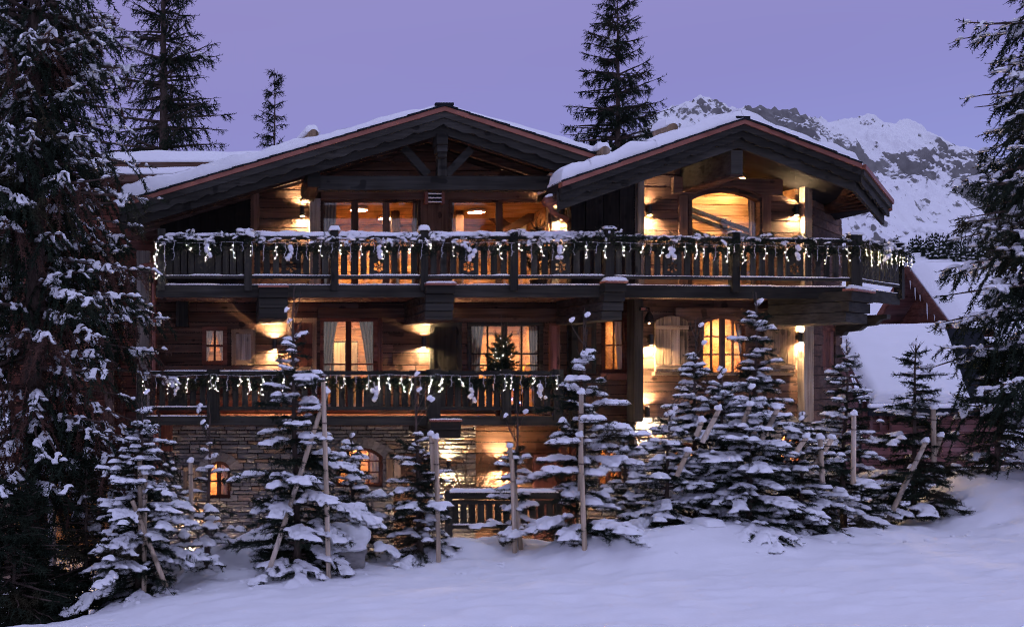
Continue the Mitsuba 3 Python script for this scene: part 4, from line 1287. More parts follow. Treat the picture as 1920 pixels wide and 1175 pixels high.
def bay(fr, k, u0, u1, v, Z, panel=True, seed=0, ends=True, solid=False):
    """Rails, boards and a wide panel with a cut-out snowflake between two posts."""
    r = np.random.default_rng(seed)
    for nm, (zt, zb), dv in (('handrail', Z['top'], .07), ('rail', Z['mid'], .03), ('rail', Z['low'], .03)):
        part(nm, fbox(fr, u0, u1, v - dv * .3, v + dv + .02, zb, zt, GREYP), 'wood_across', k)
    zb, zt = Z['low'][0] + .002, Z['mid'][1] - .002
    W, bw = u1 - u0, .125
    pw = .40 if panel else 0
    side = (W - pw) / 2
    n = max(1, int(round(side / (.075 if solid else .205))) if not solid else int(round(side / .15)))
    gap = (side - n * bw) / (n + .5)
    for sgn in (0, 1):
        for i in range(n):
            a = u0 + gap * .75 + i * (bw + gap) if sgn == 0 else u1 - gap * .75 - bw - i * (bw + gap)
            part('baluster', fbox(fr, a, a + bw, v + r.uniform(0, .008), v + .03, zb, zt, GREYP, 'z'), 'wood_upright', k)
    if panel:
        c = (u0 + u1) / 2
        g = sbox(c - pw / 2, zb, c + pw / 2, zt)
        if panel == 'flake':
            g = g.difference(snowflake(c, zb + .175, .125))
        part('panel', prism(fr, g, v + .002, v + .032, GREYP, 'z'), 'wood_upright', k)


def post(fr, k, u, v, Z, w=.155, lift=0.0, snow=.10):
    part('post', fbox(fr, u - w / 2, u + w / 2, v - .05, v + .11, Z['post'][1], Z['post'][0] + lift, GREYP, 'z'), 'wood_upright', k)
    if snow:
        P = np.array([[fr.w(a, b, Z['post'][0] + lift + .004) for b in np.linspace(v - .08, v + .14, 9)] for a in np.linspace(u - w / 2 - .04, u + w / 2 + .04, 9)])
        put('snow', snow_layer(P, np.broadcast_to([0, 0, 1.0], P.shape), np.full(P.shape[:2], snow), .085, 2, .2, 5), 'snow_matter', True, parent=k)


def railsnow(fr, k, u0, u1, v0, v1, z, t, seed, gaps=.0, n=None):
    n = n or max(8, int((u1 - u0) / .05))
    P = fr.w(np.linspace(u0, u1, n)[:, None] + 0 * np.zeros((1, 7)), np.linspace(v0, v1, 7)[None, :] + 0 * np.zeros((n, 1)), np.full((n, 7), z + .003))
    th = t * (.75 + .7 * meshkit.fbm(P * 4.2, 2, seed + 7)) * np.clip((meshkit.fbm(P * 1.7, 2, seed) - gaps) * 9, .06, 1)
    put('snow', snow_layer(P, np.broadcast_to([0, 0, 1.0], P.shape), th, min(.05, (v1 - v0) * .5), seed, .25, 9), 'snow_matter', True, parent=k)


BK = numbered(f'{CH}__balcony')
lu = [LF.at(x, 490, 0)[0] for x in (303, 465, 627, 795, 963)] + [7.89]
ru = [RF.at(1378, 490, 0)[0], RF.at(1606, 490, 0)[0]]
se = SF.at(1689, 500, 0)[0]
for i, u in enumerate(lu[:-1]):
    post(LF, BK, u, 0, UP, snow=(.0, .03, .10, .12, .03)[i], lift=(.06, .03, .03, .03, .0)[i])
post(RF, BK, 0.02, 0, UP, .19, .06, .06)
post(RF, BK, ru[0], 0, UP, .165, .03, .03)
post(RF, BK, ru[1] - .03, 0, UP, .25, .02, .05)
post(SF, BK, se, 0, UP, .17, .06, .02)
for i in range(5):
    bay(LF, BK, lu[i] + .08, lu[i + 1] - .08, 0, UP, 'flake' if i else True, 100 + i, solid=(i == 0))
bay(RF, BK, .11, ru[0] - .08, 0, UP, 'flake', 106)
bay(RF, BK, ru[0] + .08, ru[1] - .14, 0, UP, 'flake', 107)
bay(SF, BK, .12, se - .08, 0, UP, False, 108, solid=True)
bay(Frame(lu[0], 20, 90), BK, .1, 2.0, 0, UP, False, 109, solid=True)
part('fascia', fbox(LF, lu[0] - .12, 7.86, .035, .12, UP['fascia'][1], UP['fascia'][0], GREYP), 'wood_across', BK)
part('fascia', fbox(RF, .06, ru[1] + .02, .035, .12, UP['fascia'][1], UP['fascia'][0], GREYP), 'wood_across', BK)
part('fascia', fbox(SF, .02, se + .05, .035, .12, UP['fascia'][1], UP['fascia'][0], GREYP), 'wood_across', BK)
fl = [LF.w(lu[0] - .1, .13, 0), LF.w(7.89, .13, 0), RF.w(ru[1], .13, 0), SF.w(se, .13, 0), SF.w(se - .3, 2.2, 0), [14.6, 24, 0], [lu[0] - .1, 24, 0]]
m = trimesh.creation.extrude_polygon(Polygon([(p[0], p[1]) for p in fl]), .10, engine='earcut')
v = np.array(m.vertices) + [0, 0, 6.72]
put('deck', (v, m.faces), 'wood_across', False, np.stack([v[:, 0], np.full(len(v), DARKB + .5)], 1), BK)
for fr, a, b in ((LF, lu[0], 7.8), (RF, .1, ru[1])):
    for i in range(7 if fr is LF else 5):
        v = .20 + .30 * i
        if v < (VL if fr is LF else VR) - .1:
            part('soffit_board', fbox(fr, a, b, v, v + .22, 6.655, 6.712, DARKB), 'wood_across', BK)
for i in range(5):
    railsnow(LF, BK, lu[i] + .08, lu[i + 1] - .08, -.03, .10, UP['top'][0], (.05, .085, .085, .085, .09)[i], 200 + i, .05)
    railsnow(LF, BK, lu[i] + .08, lu[i + 1] - .08, -.01, .05, UP['low'][0], .022, 210 + i, .42)
    railsnow(LF, BK, lu[i] + .08, lu[i + 1] - .08, .03, .12, UP['fascia'][0], .02, 220 + i, .40)
for fr, a, b, s in ((RF, .11, ru[0] - .08, 230), (RF, ru[0] + .08, ru[1] - .14, 233), (SF, .12, se - .08, 236)):
    railsnow(fr, BK, a, b, -.03, .10, UP['top'][0], .022, s, .25)
    railsnow(fr, BK, a, b, -.01, .05, UP['low'][0], .015, s + 1, .40)
    railsnow(fr, BK, a, b, .03, .12, UP['fascia'][0], .018, s + 2, .40)

BK2 = numbered(f'{CH}__balcony')
V2 = .3
du = [LF.at(x, 740, V2)[0] for x in (266, 400, 600, 813, 949, 1046)]
for i, u in enumerate(du):
    if i != 2:
        post(LF, BK2, u, V2, DN, (.2, .27, .2, .27, .19, .2)[i], 0, 0)
for a, b, p in ((0, 1, True), (1, 3, False), (3, 4, False), (4, 5, False)):
    if p is False and b - a == 2:
        bay(LF, BK2, du[1] + .14, du[2], V2, DN, True, 121)
        bay(LF, BK2, du[2], du[3] - .14, V2, DN, True, 122)
    else:
        bay(LF, BK2, du[a] + .1, du[b] - .1, V2, DN, p, 123 + a, solid=(a == 3))
part('fascia', fbox(LF, du[0] - .1, du[-1] + .1, V2 + .035, V2 + .12, DN['fascia'][1], DN['fascia'][0], GREYP), 'wood_across', BK2)
part('deck', fbox(LF, du[0] - .1, du[-1] + .1, V2 + .13, VL + .2, 3.96, 4.06, REDB), 'wood_across', BK2)
part('skirting_board', fbox(LF, du[0], LF.at(598, 700, VL)[0], VL - .05, VL - .014, 4.08, 4.38, REDB, r=.9), 'wood_across', BK2)
for i in range(6):
    part('soffit_board', fbox(LF, du[0], du[-1], V2 + .2 + .33 * i, V2 + .45 + .33 * i, 3.90, 3.952, DARKB), 'wood_across', BK2)
railsnow(LF, BK2, du[0], du[2], V2 - .03, V2 + .1, DN['top'][0], .012, 240, .35)
railsnow(LF, BK2, du[0] + .1, du[1] - .1, V2 - .01, V2 + .05, DN['low'][0], .02, 241, .3)
railsnow(LF, BK2, du[0] + .1, du[1] - .1, V2 + .03, V2 + .12, DN['fascia'][0], .02, 242, .3)

# ---------------------------------------------------------------- fir garlands, their snow, baubles and icicle lights
def garland(fr, u0, u1, v, ztop, label, seed, fat=.17, drop=.12, snow=.6, peaks=(), per=230):
    r = np.random.default_rng(seed)
    k = thing('fir_garland', label, 'garland', 'fir garlands along the balcony rails')
    n = int((u1 - u0) * per)
    u = r.uniform(u0, u1, n)
    sag = .055 * np.abs(np.sin(u * 3.1 + seed)) + .04 * np.sin(u * 7.3 + seed * 2)
    a, q = r.uniform(0, 2 * np.pi, n), fat * np.sqrt(r.random(n)) * (.55 + .45 * np.abs(np.sin(u * 5.1 + seed)))
    z = ztop - drop - sag + q * np.sin(a) * 1.1
    for (pu, ph, pw) in peaks:
        z = z + ph * np.exp(-((u - pu) / pw) ** 2)
    vv = v - .06 + q * np.cos(a) * .8
    p = fr.w(u, vv, z)
    d = np.stack([r.normal(0, .9, n), -np.abs(r.normal(.1, .5, n)), r.normal(-.35, .6, n)], 1)
    V, F, R = lay(TWIGS, p, d, r.uniform(.09, .17, n), np.full(n, .034), r)
    put('foliage', (V, F), 'needle_matter', False, np.stack([R, R], 1), k, 'stuff')
    s = (np.sin(a) > .15) & (q > fat * .45) & (r.random(n) < snow * (.3 + .7 * (meshkit.noise(p * 2.3, seed) > .45)))
    c = s.sum()
    if c:
        V, F, _ = lay(LUMPS, p[s] + [0, -.01, .02], d[s] * [1, .6, .35], r.uniform(.07, .17, c), np.exp(r.normal(-3.3, .35, c)), r, np.exp(r.normal(-3.4, .35, c)))
        put('snow', (V, F), 'snow_matter', True, None, k, 'stuff')
    return k


pk = lambda i, h=.12, w=.16: (lu[i], h, w)      # noqa: E731
garland(LF, lu[0] - .1, lu[1] + .25, 0, UP['top'][0], 'fir garland with bulky snow at the balcony end nearest the giant spruce', 301, .20, .14, .8, [pk(1, .14, .2), (lu[1] - .4, .06, .2)], 260)
garland(LF, lu[1] + .25, lu[2] + .1, 0, UP['top'][0], 'snow-topped fir garland under the first tall balcony window', 302, 0.19, 0.18, .45)
garland(LF, lu[2] + .1, lu[3] + .1, 0, UP['top'][0], 'snow-dripping fir garland below the window with the deer head', 303, 0.20, 0.18, .6)
garland(LF, lu[3] + .1, lu[4] + .2, 0, UP['top'][0], 'fir garland under the patio heater, rising into a bushy bow', 304, 0.20, 0.17, .55, [pk(4, .14, .22)])
garland(LF, lu[4] + .2, 7.86, 0, UP['top'][0], 'fir garland from the bushy bow to the big snow-heaped post at the wing', 305, 0.20, 0.16, .65, [(7.75, .18, .25), (7.3, .10, .15)])
garland(RF, .0, ru[0], 0, UP['top'][0], 'dense fir garland with little snow along the wing under the upper wall lamp', 306, .20, .12, .18, [(.05, .16, .2)], 240)
garland(RF, ru[0], ru[1], 0, UP['top'][0], 'dense fir garland along the wing toward its cut-off corner', 307, .20, .12, .15, [], 240)
garland(SF, .05, se + .1, 0, UP['top'][0], 'thick lit fir garland on the short corner rail facing the neighbouring roofs', 308, .20, .14, .2, [], 260)
garland(LF, du[0], du[1] + .3, V2, DN['top'][0], 'green fir garland on the lower balcony under the tiny window', 309, .15, .20, .0, [], 200)
garland(LF, du[1] + .3, du[2] + .2, V2, DN['top'][0], 'green fir garland on the lower balcony behind the tallest snowy fir tip', 310, .14, .18, .03, [], 200)
garland(LF, du[2] + .2, du[3], V2, DN['top'][0], 'dark fir garland on the lower balcony under the lamp-lit planks', 311, .13, .18, .0)
garland(LF, du[3], du[4], V2, DN['top'][0], 'dark fir garland beneath the dark shutter and the wide window', 312, .15, .20, .0, [], 240)
garland(LF, du[4], du[5], V2, DN['top'][0], 'dark fir garland at the lower balcony end with blue lights', 313, .14, .18, .05)

bulb_v, bulb_f = (lambda m: (np.array(m.vertices), np.array(m.faces)))(trimesh.creation.icosphere(subdivisions=1, radius=.0085))


def icicle(fr, u0, u1, v, z, label, seed, step=.215, lit=.55, group='icicle light strings on the balconies', colour=(1.0, .92, .75), long=.30, sag=.03):
    """A light string: its cable along the rail, hanging strands of wire, and the strands' bulbs."""
    r = np.random.default_rng(seed)
    k = thing('icicle_lights', label, 'light string', group)
    n = max(2, int((u1 - u0) / step))
    us = np.linspace(u0 + step * .4, u1 - step * .4, n) + r.normal(0, .02, n)
    cu_ = np.linspace(u0, u1, n * 4)
    put('cable', tube(fr.w(cu_, v - .13, z - sag * np.abs(np.sin((cu_ - u0) * 2.2)) + 0 * cu_), .0045, 4), 'cable_matter', parent=k)
    for i, u in enumerate(us):
        L = long * r.uniform(.45, 1.25)
        m = max(4, int(L / .058))
        t = np.linspace(0, 1, m)
        p = np.stack([u + np.cumsum(r.normal(0, .009, m)) + .012 * np.sin(t * 9 + i), np.full(m, v - .15 - r.uniform(0, .06)) + r.normal(0, .006, m), z - sag * abs(math.sin((u - u0) * 2.2)) - L * t], 1)
        w = fr.w(p[:, 0], p[:, 1], p[:, 2])
        mb = MB().add(*tube(w, .005, 4))
        tips = []
        for j in range(1, m):
            e = w[j] + fr.w(r.choice([-1, 1]) * r.uniform(.018, .042), -.01, r.uniform(-.02, .02)) - fr.w(0, 0, 0)
            mb.add(*tube([w[j], e], [.004, .003], 3))
            tips.append(e)
        s = mb.build('strand', 'cable_matter', k, smooth=True, uv=False)
        if (i % 2 == 0) if r.random() < .85 else r.random() < lit:
            b = MB()
            for e in tips:
                b.add(bulb_v + e + [0, 0, -.008], bulb_f)
            b.build('bulbs', 'lamp_matter', s, kind='stuff', uv=False, emitter=area(np.array(colour) * BULB * r.choice([.35, .7, 1.0, 1.3]) * r.uniform(.85, 1.15), .02))
    return k


zt = UP['top'][0] - .14
for i, lab in enumerate(('bright icicle lights at the balcony end by the giant spruce', 'icicle lights below the first tall window', 'icicle lights in front of the deer-head window', 'icicle lights under the patio heater', 'icicle lights between the bushy bow and the snow-heaped post')):
    icicle(LF, lu[i], lu[i + 1], 0, zt, lab, 400 + i, long=.32 if i else .30)
icicle(LF, lu[0] - .14, lu[0] + .14, 0, zt, 'two long light strands on the balcony corner post by the copper pipe', 420, .13, 1, long=.62, colour=(1.0, .9, .75))
icicle(RF, .1, ru[0], 0, zt, 'icicle lights on the wing rail below the near wall lamp', 406, long=.28)
icicle(RF, ru[0], ru[1], 0, zt, 'icicle lights on the wing rail below the far wall lamp', 407, long=.34, colour=(1.0, .84, .52))
icicle(SF, .05, se, 0, zt, 'yellow icicle lights crowded on the short corner rail', 408, .13, long=.34, colour=(1.0, .82, .48))
icicle(SF, se - .05, se + .1, 0, zt - .05, 'single long yellow strand at the balcony end post by the neighbouring gable', 409, .07, 1, long=.5, colour=(1.0, .84, .52))
zt = DN['top'][0] - .075
for i, lab in enumerate(('icicle lights on the lower balcony under the tiny window', 'icicle lights on the lower balcony behind the tallest fir', 'icicle lights below the lamp-lit planks of the lower balcony', 'icicle lights beneath the dark shutter of the lower balcony', 'icicle lights at the blue-lit end of the lower balcony')):
    icicle(LF, du[i], du[i + 1], V2, zt, lab, 440 + i, long=.33)


def baubles(p, label, seed, n=6, s=.05):
    r = np.random.default_rng(seed)
    k = thing('bauble_cluster', label, 'baubles', 'silver bauble clusters hung in the garlands')
    m = trimesh.creation.icosphere(subdivisions=2)
    for i in range(n):
        q = s * r.uniform(.7, 1.15)
        c = p + np.array([r.normal(0, .045), -.02 - abs(r.normal(0, .03)), -.05 * i + r.normal(0, .02)])
        put('bauble', (np.array(m.vertices) * q + c, m.faces), 'bauble_matter', True, parent=k)
    put('ribbon', tube([p + [0, .06, .12], p + [0, 0, .03], p + [0, -.02, -.05 * n]], .006, 4), 'cable_matter', parent=k)


for i, (x, y, fr, v, lab) in enumerate(((392, 462, LF, -.2, 'silver baubles half hidden by snow at the spruce end of the garland'), (543, 463, LF, -.2, 'silver baubles over the first cut-out snowflake from the spruce'), (712, 460, LF, -.22, 'silver baubles above the snowflake under the deer-head window'),
                                       (880, 462, LF, -.22, 'silver baubles above the snowflake under the patio heater'), (1048, 461, LF, -.22, 'silver baubles above the snowflake before the snow-heaped post'), (1261, 464, RF, -.2, 'silver baubles on the wing rail below the near wall lamp'),
                                       (1494, 461, RF, -.2, 'silver baubles on the wing rail below the far wall lamp'), (1659, 472, SF, -.24, 'pale baubles in the yellow-lit corner garland'), (327, 716, LF, V2 - .22, 'silver baubles low on the lower balcony by the spruce boughs'),
                                       (702, 727, LF, V2 - .22, 'silver baubles on the lower balcony under the lamp-lit planks'), (886, 729, LF, V2 - .22, 'silver baubles under the wide window of the lower balcony'), (1014, 723, LF, V2 - .22, 'silver baubles at the far end of the lower balcony'))):
    u, z = fr.at(x, y, v)
    baubles(fr.w(u, v, z), lab, 500 + i, 6 if i not in (0, 7) else 5)


# ---------------------------------------------------------------- wall lamps and other fittings
def sconce(fr, px, py, v, label, up=1.0, down=1.0, power=1.0, h=.24, rad=.05, off=.115, body='black_metal'):
    """A black tube on the wall, open at both ends, with a lamp inside shining up and down."""
    k = thing('wall_lamp', label, 'wall lamp', 'up-and-down wall lamps')
    u, z = fr.at(px, py, v - off)
    c = fr.w(u, v - off, z)
    a = np.arange(16) * 2 * np.pi / 16
    ring = np.stack([np.cos(a), np.sin(a), 0 * a], 1)
    ro, ri = ring * rad, ring * (rad - .005)
    z0, z1 = [0, 0, -h / 2], [0, 0, h / 2]
    vv = np.vstack([ro + z0, ro + z1, ri + z1, ri + z0]) + c
    f = []
    for q in range(4):
        A, B = q * 16, ((q + 1) % 4) * 16
        for i in range(16):
            j = (i + 1) % 16
            f += [[A + i, A + j, B + j], [A + i, B + j, B + i]]
    put('tube', (vv, np.array(f)), body, 35, None, k)
    part('wall_plate', fbox(fr, u - .035, u + .035, v - off + rad - .004, v, z - .05, z + .05, BLACKW, 'z'), 'black_metal', k)
    inner = np.vstack([ring * (rad - .0055), [[0, 0, 0]]])
    up_f = np.stack([np.arange(16), (np.arange(16) + 1) % 16, np.full(16, 16)], 1)
    if up:
        put('lamp', (inner + c + [0, 0, h / 2 - .028], up_f), 'lamp_matter', parent=k, emitter=area(WALL_WARM * SCONCE * power * up, 2.0))
    if down:
        put('lamp', (inner + c - [0, 0, h / 2 - .014], up_f[:, ::-1]), 'lamp_matter', parent=k, emitter=area(WALL_WARM * SCONCE * power * down, 2.0))
    return k


sconce(LF, 567, 396, VL, 'lit wall lamp on the upper planks next to the first tall balcony window', off=.13, up=.7)
sconce(LF, 1055, 402, VL - .05, 'lit wall lamp half hidden behind the copper downpipe between the gables', power=1.3, off=.12)
sconce(RF, 1218, 394, VR, 'lit wall lamp beside the upper arched window, nearer the downpipe', power=1.0, up=.22)
sconce(RF, 1494, 394, VR, 'lit wall lamp beside the upper arched window, nearer the mountain', power=1.0, up=.22)
sconce(LF, 515, 645, VL, 'lit wall lamp between the small open shutter and the red-panelled shutter', power=.9)
sconce(LF, 795, 640, VL, 'lit wall lamp on the lower planks next to the dark shutter', power=.8)
sconce(RF, 1221, 637, VR, 'down-lit wall lamp under the black lantern beside an arched shutter', up=0, power=1.7)
sconce(RF, 1501, 632, VR, 'lit wall lamp on the pale corner post of the wing', power=1.8)
sconce(LF, 842, 872, VL, 'lit wall lamp on the rough stone of the basement above the grey fence', power=1.0)
sconce(RF, 1214, 772, VR, 'wall lamp washing the stone base of the wing below the balcony end', up=.5, power=1.3)
sconce(LF, 352, 1012, VL, 'low lamp glowing on the stones behind the sparse thin fir', up=.2, power=1.6)
sconce(LF, 938, 872, VL + 1.15, 'wall lamp in the planked recess behind the garden fence', power=1.3, up=.5)
k = thing('patio_heater', 'slim copper-ended patio heater with three silver tubes over the panel', 'heater')
hu0, hz0, hu1, hz1 = LF.rect(797, 359, 834, 382, VL - .25).bounds
for a in (hu0, hu1 - .07):
    part('end_bracket', fbox(LF, a, a + .07, VL - .25, VL - .10, hz0, hz1, COPB), 'copper', k)
for i in range(3):
    z = hz0 + .045 + i * (hz1 - hz0 - .09) / 2
    put('tube', tube([LF.w(hu0 + .07, VL - .22, z), LF.w(hu1 - .07, VL - .22, z)], .028, 10), 'steel', True, parent=k)
part('reflector', fbox(LF, hu0 + .07, hu1 - .07, VL - .14, VL - .11, hz0 + .02, hz1 - .02, BLACKW), 'black_metal', k)
k = thing('lantern', 'black bell-shaped lantern with a tiny glowing tip beside an arched shutter', 'lantern')
u, z = RF.at(1217, 596, VR - .25)
prof = np.array([[.0, .13], [.03, .13], [.06, .09], [.085, .02], [.10, -.08], [.115, -.10], [.10, -.105], [.0, -.09]])
m = trimesh.creation.revolve(prof, sections=20)
put('bell', (np.array(m.vertices) + RF.w(u, VR - .25, z), m.faces), 'black_metal', True, parent=k)
put('arm', tube([RF.w(u, VR - .25, z + .12), RF.w(u, VR - .25, z + .22), RF.w(u, VR, z + .25)], .014, 6), 'black_metal', True, parent=k)
m = trimesh.creation.icosphere(subdivisions=1, radius=.022)
put('bulb', (np.array(m.vertices) + RF.w(u, VR - .25, z - .12), m.faces), 'lamp_matter', parent=k, emitter=area(WARM * 30 / 32, .1))
k = thing('security_camera', 'small camera with a reddish face under the deck above the lantern', 'camera')
u, z = RF.at(1206, 579, VR - .35)
part('body', fbox(RF, u - .06, u + .08, VR - .35, VR - .15, z - .04, z + .045, BLACKW), 'black_metal', k)
part('face', fbox(RF, u - .055, u + .045, VR - .362, VR - .352, z - .03, z + .025, PINK), 'copper', k)  # face takes the copper colour
part('mount', fbox(RF, u, u + .04, VR - .2, VR, z + .03, z + .06, BLACKW), 'black_metal', k)
# ---------------------------------------------------------------- grey garden fence before the basement
k = thing('garden_fence', 'grey picket fence with a snow-topped rail before the lit basement wall', 'fence')
FV = -1.6
f0, f1 = LF.at(842, 930, FV)[0], LF.at(1046, 930, FV)[0]
fz = [LF.at(940, y, FV)[1] for y in (922, 934, 938, 945, 985, 1000)]
part('handrail', fbox(LF, f0, f1, FV - .04, FV + .07, fz[1], fz[0], GREYP), 'wood_across', k)
part('rail', fbox(LF, f0, f1, FV, FV + .05, fz[3], fz[2], GREYP), 'wood_across', k)
part('rail', fbox(LF, f0, f1, FV, FV + .05, fz[4] - .05, fz[4] + .02, GREYP), 'wood_across', k)
for i in range(12):
    a = f0 + .06 + i * (f1 - f0 - .1) / 12
    part('picket', fbox(LF, a, a + .115, FV + .005, FV + .035, fz[4] + .022, fz[3] - .002, GREYP, 'z'), 'wood_upright', k)
for a in (f0 - .06, f1 - .05):
    part('post', fbox(LF, a, a + .12, FV - .04, FV + .09, .4, fz[0] + .02, GREYP, 'z'), 'wood_upright', k)
railsnow(LF, k, f0, f1, FV - .05, FV + .08, fz[0], .06, 250, .0)
railsnow(LF, k, f0, f1, FV - .01, FV + .05, fz[4] + .02, .02, 251, .3)

# ---------------------------------------------------------------- young staked firs in the snow
def young(label, bx, by, ty, Y, half, seed, crown=.80, whorls=9, per=6, snow=.6, fat=1.0, shape=1.0, low=.05, dens=1.0, lead=.02, up=.0, group='young snow-laden firs planted before the chalet', gaps=(), twig=.13, fine=False):
    """bx, by: where the trunk meets the snow; ty: its tip; half: half the crown's width, all in the photograph's pixels; Y: its distance."""
    base = at(bx, by, Y)
    base[2] = min(base[2], float(ground_z(base[0], base[1])) + .02) - .05
    top = at(bx, ty, Y)
    top[0] += np.random.default_rng(seed).normal(0, .06)
    H, R = top[2] - base[2], half / FOCAL * Y
    dens = dens * .86
    k = thing('young_fir', label, 'fir tree', group)
    t = Tree(seed)
    r = t.r
    (tv, tf), _ = trunk_tube(base, top, .03 + .009 * H, .007, seed)
    axis = lambda h: base + (top - base) * h       # noqa: E731
    hs = low + (crown - low) * (np.arange(whorls) / (whorls - 1.0)) ** .92
    for wi, h in enumerate(hs):
        q = (h - low) / (crown - low)
        n = max(3, int(round(per * (1.05 - .45 * q))))
        a0 = r.uniform(0, 6.28)
        for j in range(n):
            az = a0 + 2 * np.pi * (j + r.uniform(-.3, .3)) / n
            L = R * ((1 - q) ** shape * .90 + .16) * r.uniform(.55, 1.2)
            if any(g0 < h < g1 for g0, g1 in gaps):
                L *= .45
            el = -.10 + .50 * q ** 1.4 + up + r.normal(0, .09)
            t.branch(axis(np.clip(h + r.normal(0, .028), .01, .97)), az, el, L, -.12 + r.normal(0, .05) - .10 * (1 - q), snow=snow * (r.random() < .88), fat=fat * (1.25 - .35 * q), dens=dens, tw=.034, twig=twig)
        if wi < whorls - 1 and dens > .7:                       # short shoots between the whorls
            for j in range(5):
                h2 = h + (hs[wi + 1] - h) * r.uniform(.25, .75)
                t.branch(axis(h2), r.uniform(0, 6.28), .1 + r.normal(0, .12), R * ((1 - q) ** shape * .45 + .08), -.1, snow=snow * .6, fat=fat * .8, dens=dens, tw=.033, twig=twig)
    # bare leader and its few upright shoots
    nb = 5
    for j in range(nb):
        h = crown + (1 - crown) * r.uniform(.08, .55)
        az, L = r.uniform(0, 6.28), H * (1 - crown) * r.uniform(.25, .5)
        d = np.array([math.cos(az) * .5, math.sin(az) * .5, .85])
        p = axis(h) + d * np.linspace(0, L, 5)[:, None]
        p[:, :2] += d[:2] * .3 * (np.linspace(0, 1, 5)[:, None] * (1 - np.linspace(0, 1, 5)[:, None])) * L
        t.limbs.add(*tube(p, [.009, .008, .007, .006, .004], 4, False))
        n = max(2, int(L / .1))
        s = r.uniform(.1, 1, n)
        t.twigs(p[0] + d * (L * s)[:, None], np.tile(d, (n, 1)) + r.normal(0, .15, (n, 3)), np.full(n, .12), np.full(n, .014))
        if snow and r.random() < .5:
            t.snow(p[-1:] + [0, 0, .0], np.array([[.3, 0, .3]]), [.10], [.045], [.05])
    n = max(3, int(H * (1 - crown) / .09))
    hh = crown + (1 - crown) * r.random(n) * .97
    t.twigs(base + (top - base) * hh[:, None], np.tile([0, 0, 1.0], (n, 1)) + r.normal(0, .3, (n, 3)), np.full(n, .12), np.full(n, .016))
    t.finish(k, (tv, tf), fine=fine)
    return k


def stake(xa, ya, xb, yb, Y, label, r=.039, cap=True, Yb=None, group='wooden stakes holding the young firs'):
    """A peeled wooden stake from its top (xa, ya) to its foot (xb, yb)."""
    a, b = at(xa, ya, Y), at(xb, yb, Yb or Y)
    k = thing('wooden_stake', label, 'stake', group)
    v, f = tube([a, a * .6 + b * .4, b + (b - a) * .06], [r * .92, r, r * 1.04], 9)
    put('pole', (v, f), 'wood_upright', 40, None, k) if False else scene.__setitem__(numbered(f'{k}__pole'), mikit.ply((v, f), 'wood_upright', smooth=True, uv=np.stack([v[:, 2], np.full(len(v), STAKE + .35 + .4 * rng.random())], 1)))
    if cap:
        m = LUMPS_FINE[int(rng.integers(0, 8))]
        vv = (m[0] - [.46, 0, 0]) * [r * 2.6, r * 1.7, r * 1.9] + a + [0, 0, r * .35]
        put('snow', (vv, m[1]), 'snow_matter', True, parent=k)
    mid = a + (b - a) * .22
    ring = np.arange(11) * 2 * np.pi / 10
    put('tie', tube(np.stack([mid[0] + np.cos(ring) * r * 1.15, mid[1] + np.sin(ring) * r * 1.15, mid[2] + 0 * ring], 1), .008, 4), 'bark', parent=k)


young('bushy snow-laden fir beside two crossed stakes at the low end of the slope', 258, 1112, 735, 15.3, 138, 601, crown=.86, whorls=10, per=8, snow=.75, dens=1.1, shape=.75, low=.06)
young('sparse thin fir with a bare whip top before the small arched basement window', 388, 1062, 752, 16.2, 86, 602, crown=.70, whorls=7, per=4, snow=.8, dens=.75, shape=.55, low=.04, fat=1.1)
young('tallest snowy fir of the row, leaning stakes crossed on its front', 560, 1086, 536, 15.4, 168, 603, crown=.80, whorls=11, per=7, snow=.66, dens=1.15, shape=.80, low=.03, fat=1.15)
young('short fir with a snowy tuft beside a stake under the basement wall lamp', 790, 1044, 690, 16.3, 86, 604, crown=.62, whorls=8, per=7, snow=.62, dens=1.1, shape=.5, low=.06, fat=1.0)
young('scrawny gap-toothed fir with twin stakes before the garden fence', 960, 1052, 752, 16.6, 74, 605, crown=.70, whorls=7, per=5, snow=.78, dens=.9, shape=.4, low=.02, gaps=[(.10, .26), (.46, .56)], fat=1.15)
young('broad tiered fir with heavy snow shelves and a long bare leader', 1094, 1058, 578, 15.7, 122, 606, crown=.76, whorls=8, per=8, snow=.78, dens=1.25, shape=.45, low=.06, fat=1.4, gaps=[(.28, .33), (.58, .63)])
young('white-frosted fir below the lantern, topped by a bare snowy whip', 1306, 1000, 600, 17.0, 122, 607, crown=.82, whorls=10, per=7, snow=.82, dens=1.1, shape=.75, low=.05, fat=1.15)
young('slender tall fir with its tip across the lower arched window', 1418, 1000, 548, 16.9, 108, 608, crown=.90, whorls=13, per=7, snow=.72, dens=1.1, shape=.85, low=.10)
young('low bushy fir in front of the slender tall one, bowed with snow', 1400, 1014, 712, 16.0, 128, 609, crown=.88, whorls=9, per=8, snow=.82, dens=1.15, shape=.6, low=.03, fat=1.2)
young('low snowy fir beside the lit stone base of the wing', 1245, 990, 760, 16.4, 100, 610, crown=.86, whorls=8, per=7, snow=.75, dens=1.0, shape=.6, low=.04, fat=1.1)
young('dark-tipped fir before the pinkish barn wall, with two stakes', 1580, 990, 636, 17.2, 108, 611, crown=.90, whorls=12, per=7, snow=.62, dens=1.1, shape=.8, low=.06)
young('small snowy fir filling the gap before the lit lower windows', 1500, 996, 770, 16.5, 104, 612, crown=.86, whorls=8, per=8, snow=.8, dens=1.1, shape=.6, low=.04, fat=1.1)
young('last fir of the row, pointed and darker, before the small snowy roof', 1712, 986, 634, 17.2, 112, 613, crown=.90, whorls=12, per=7, snow=.42, dens=1.1, shape=.85, low=.04)
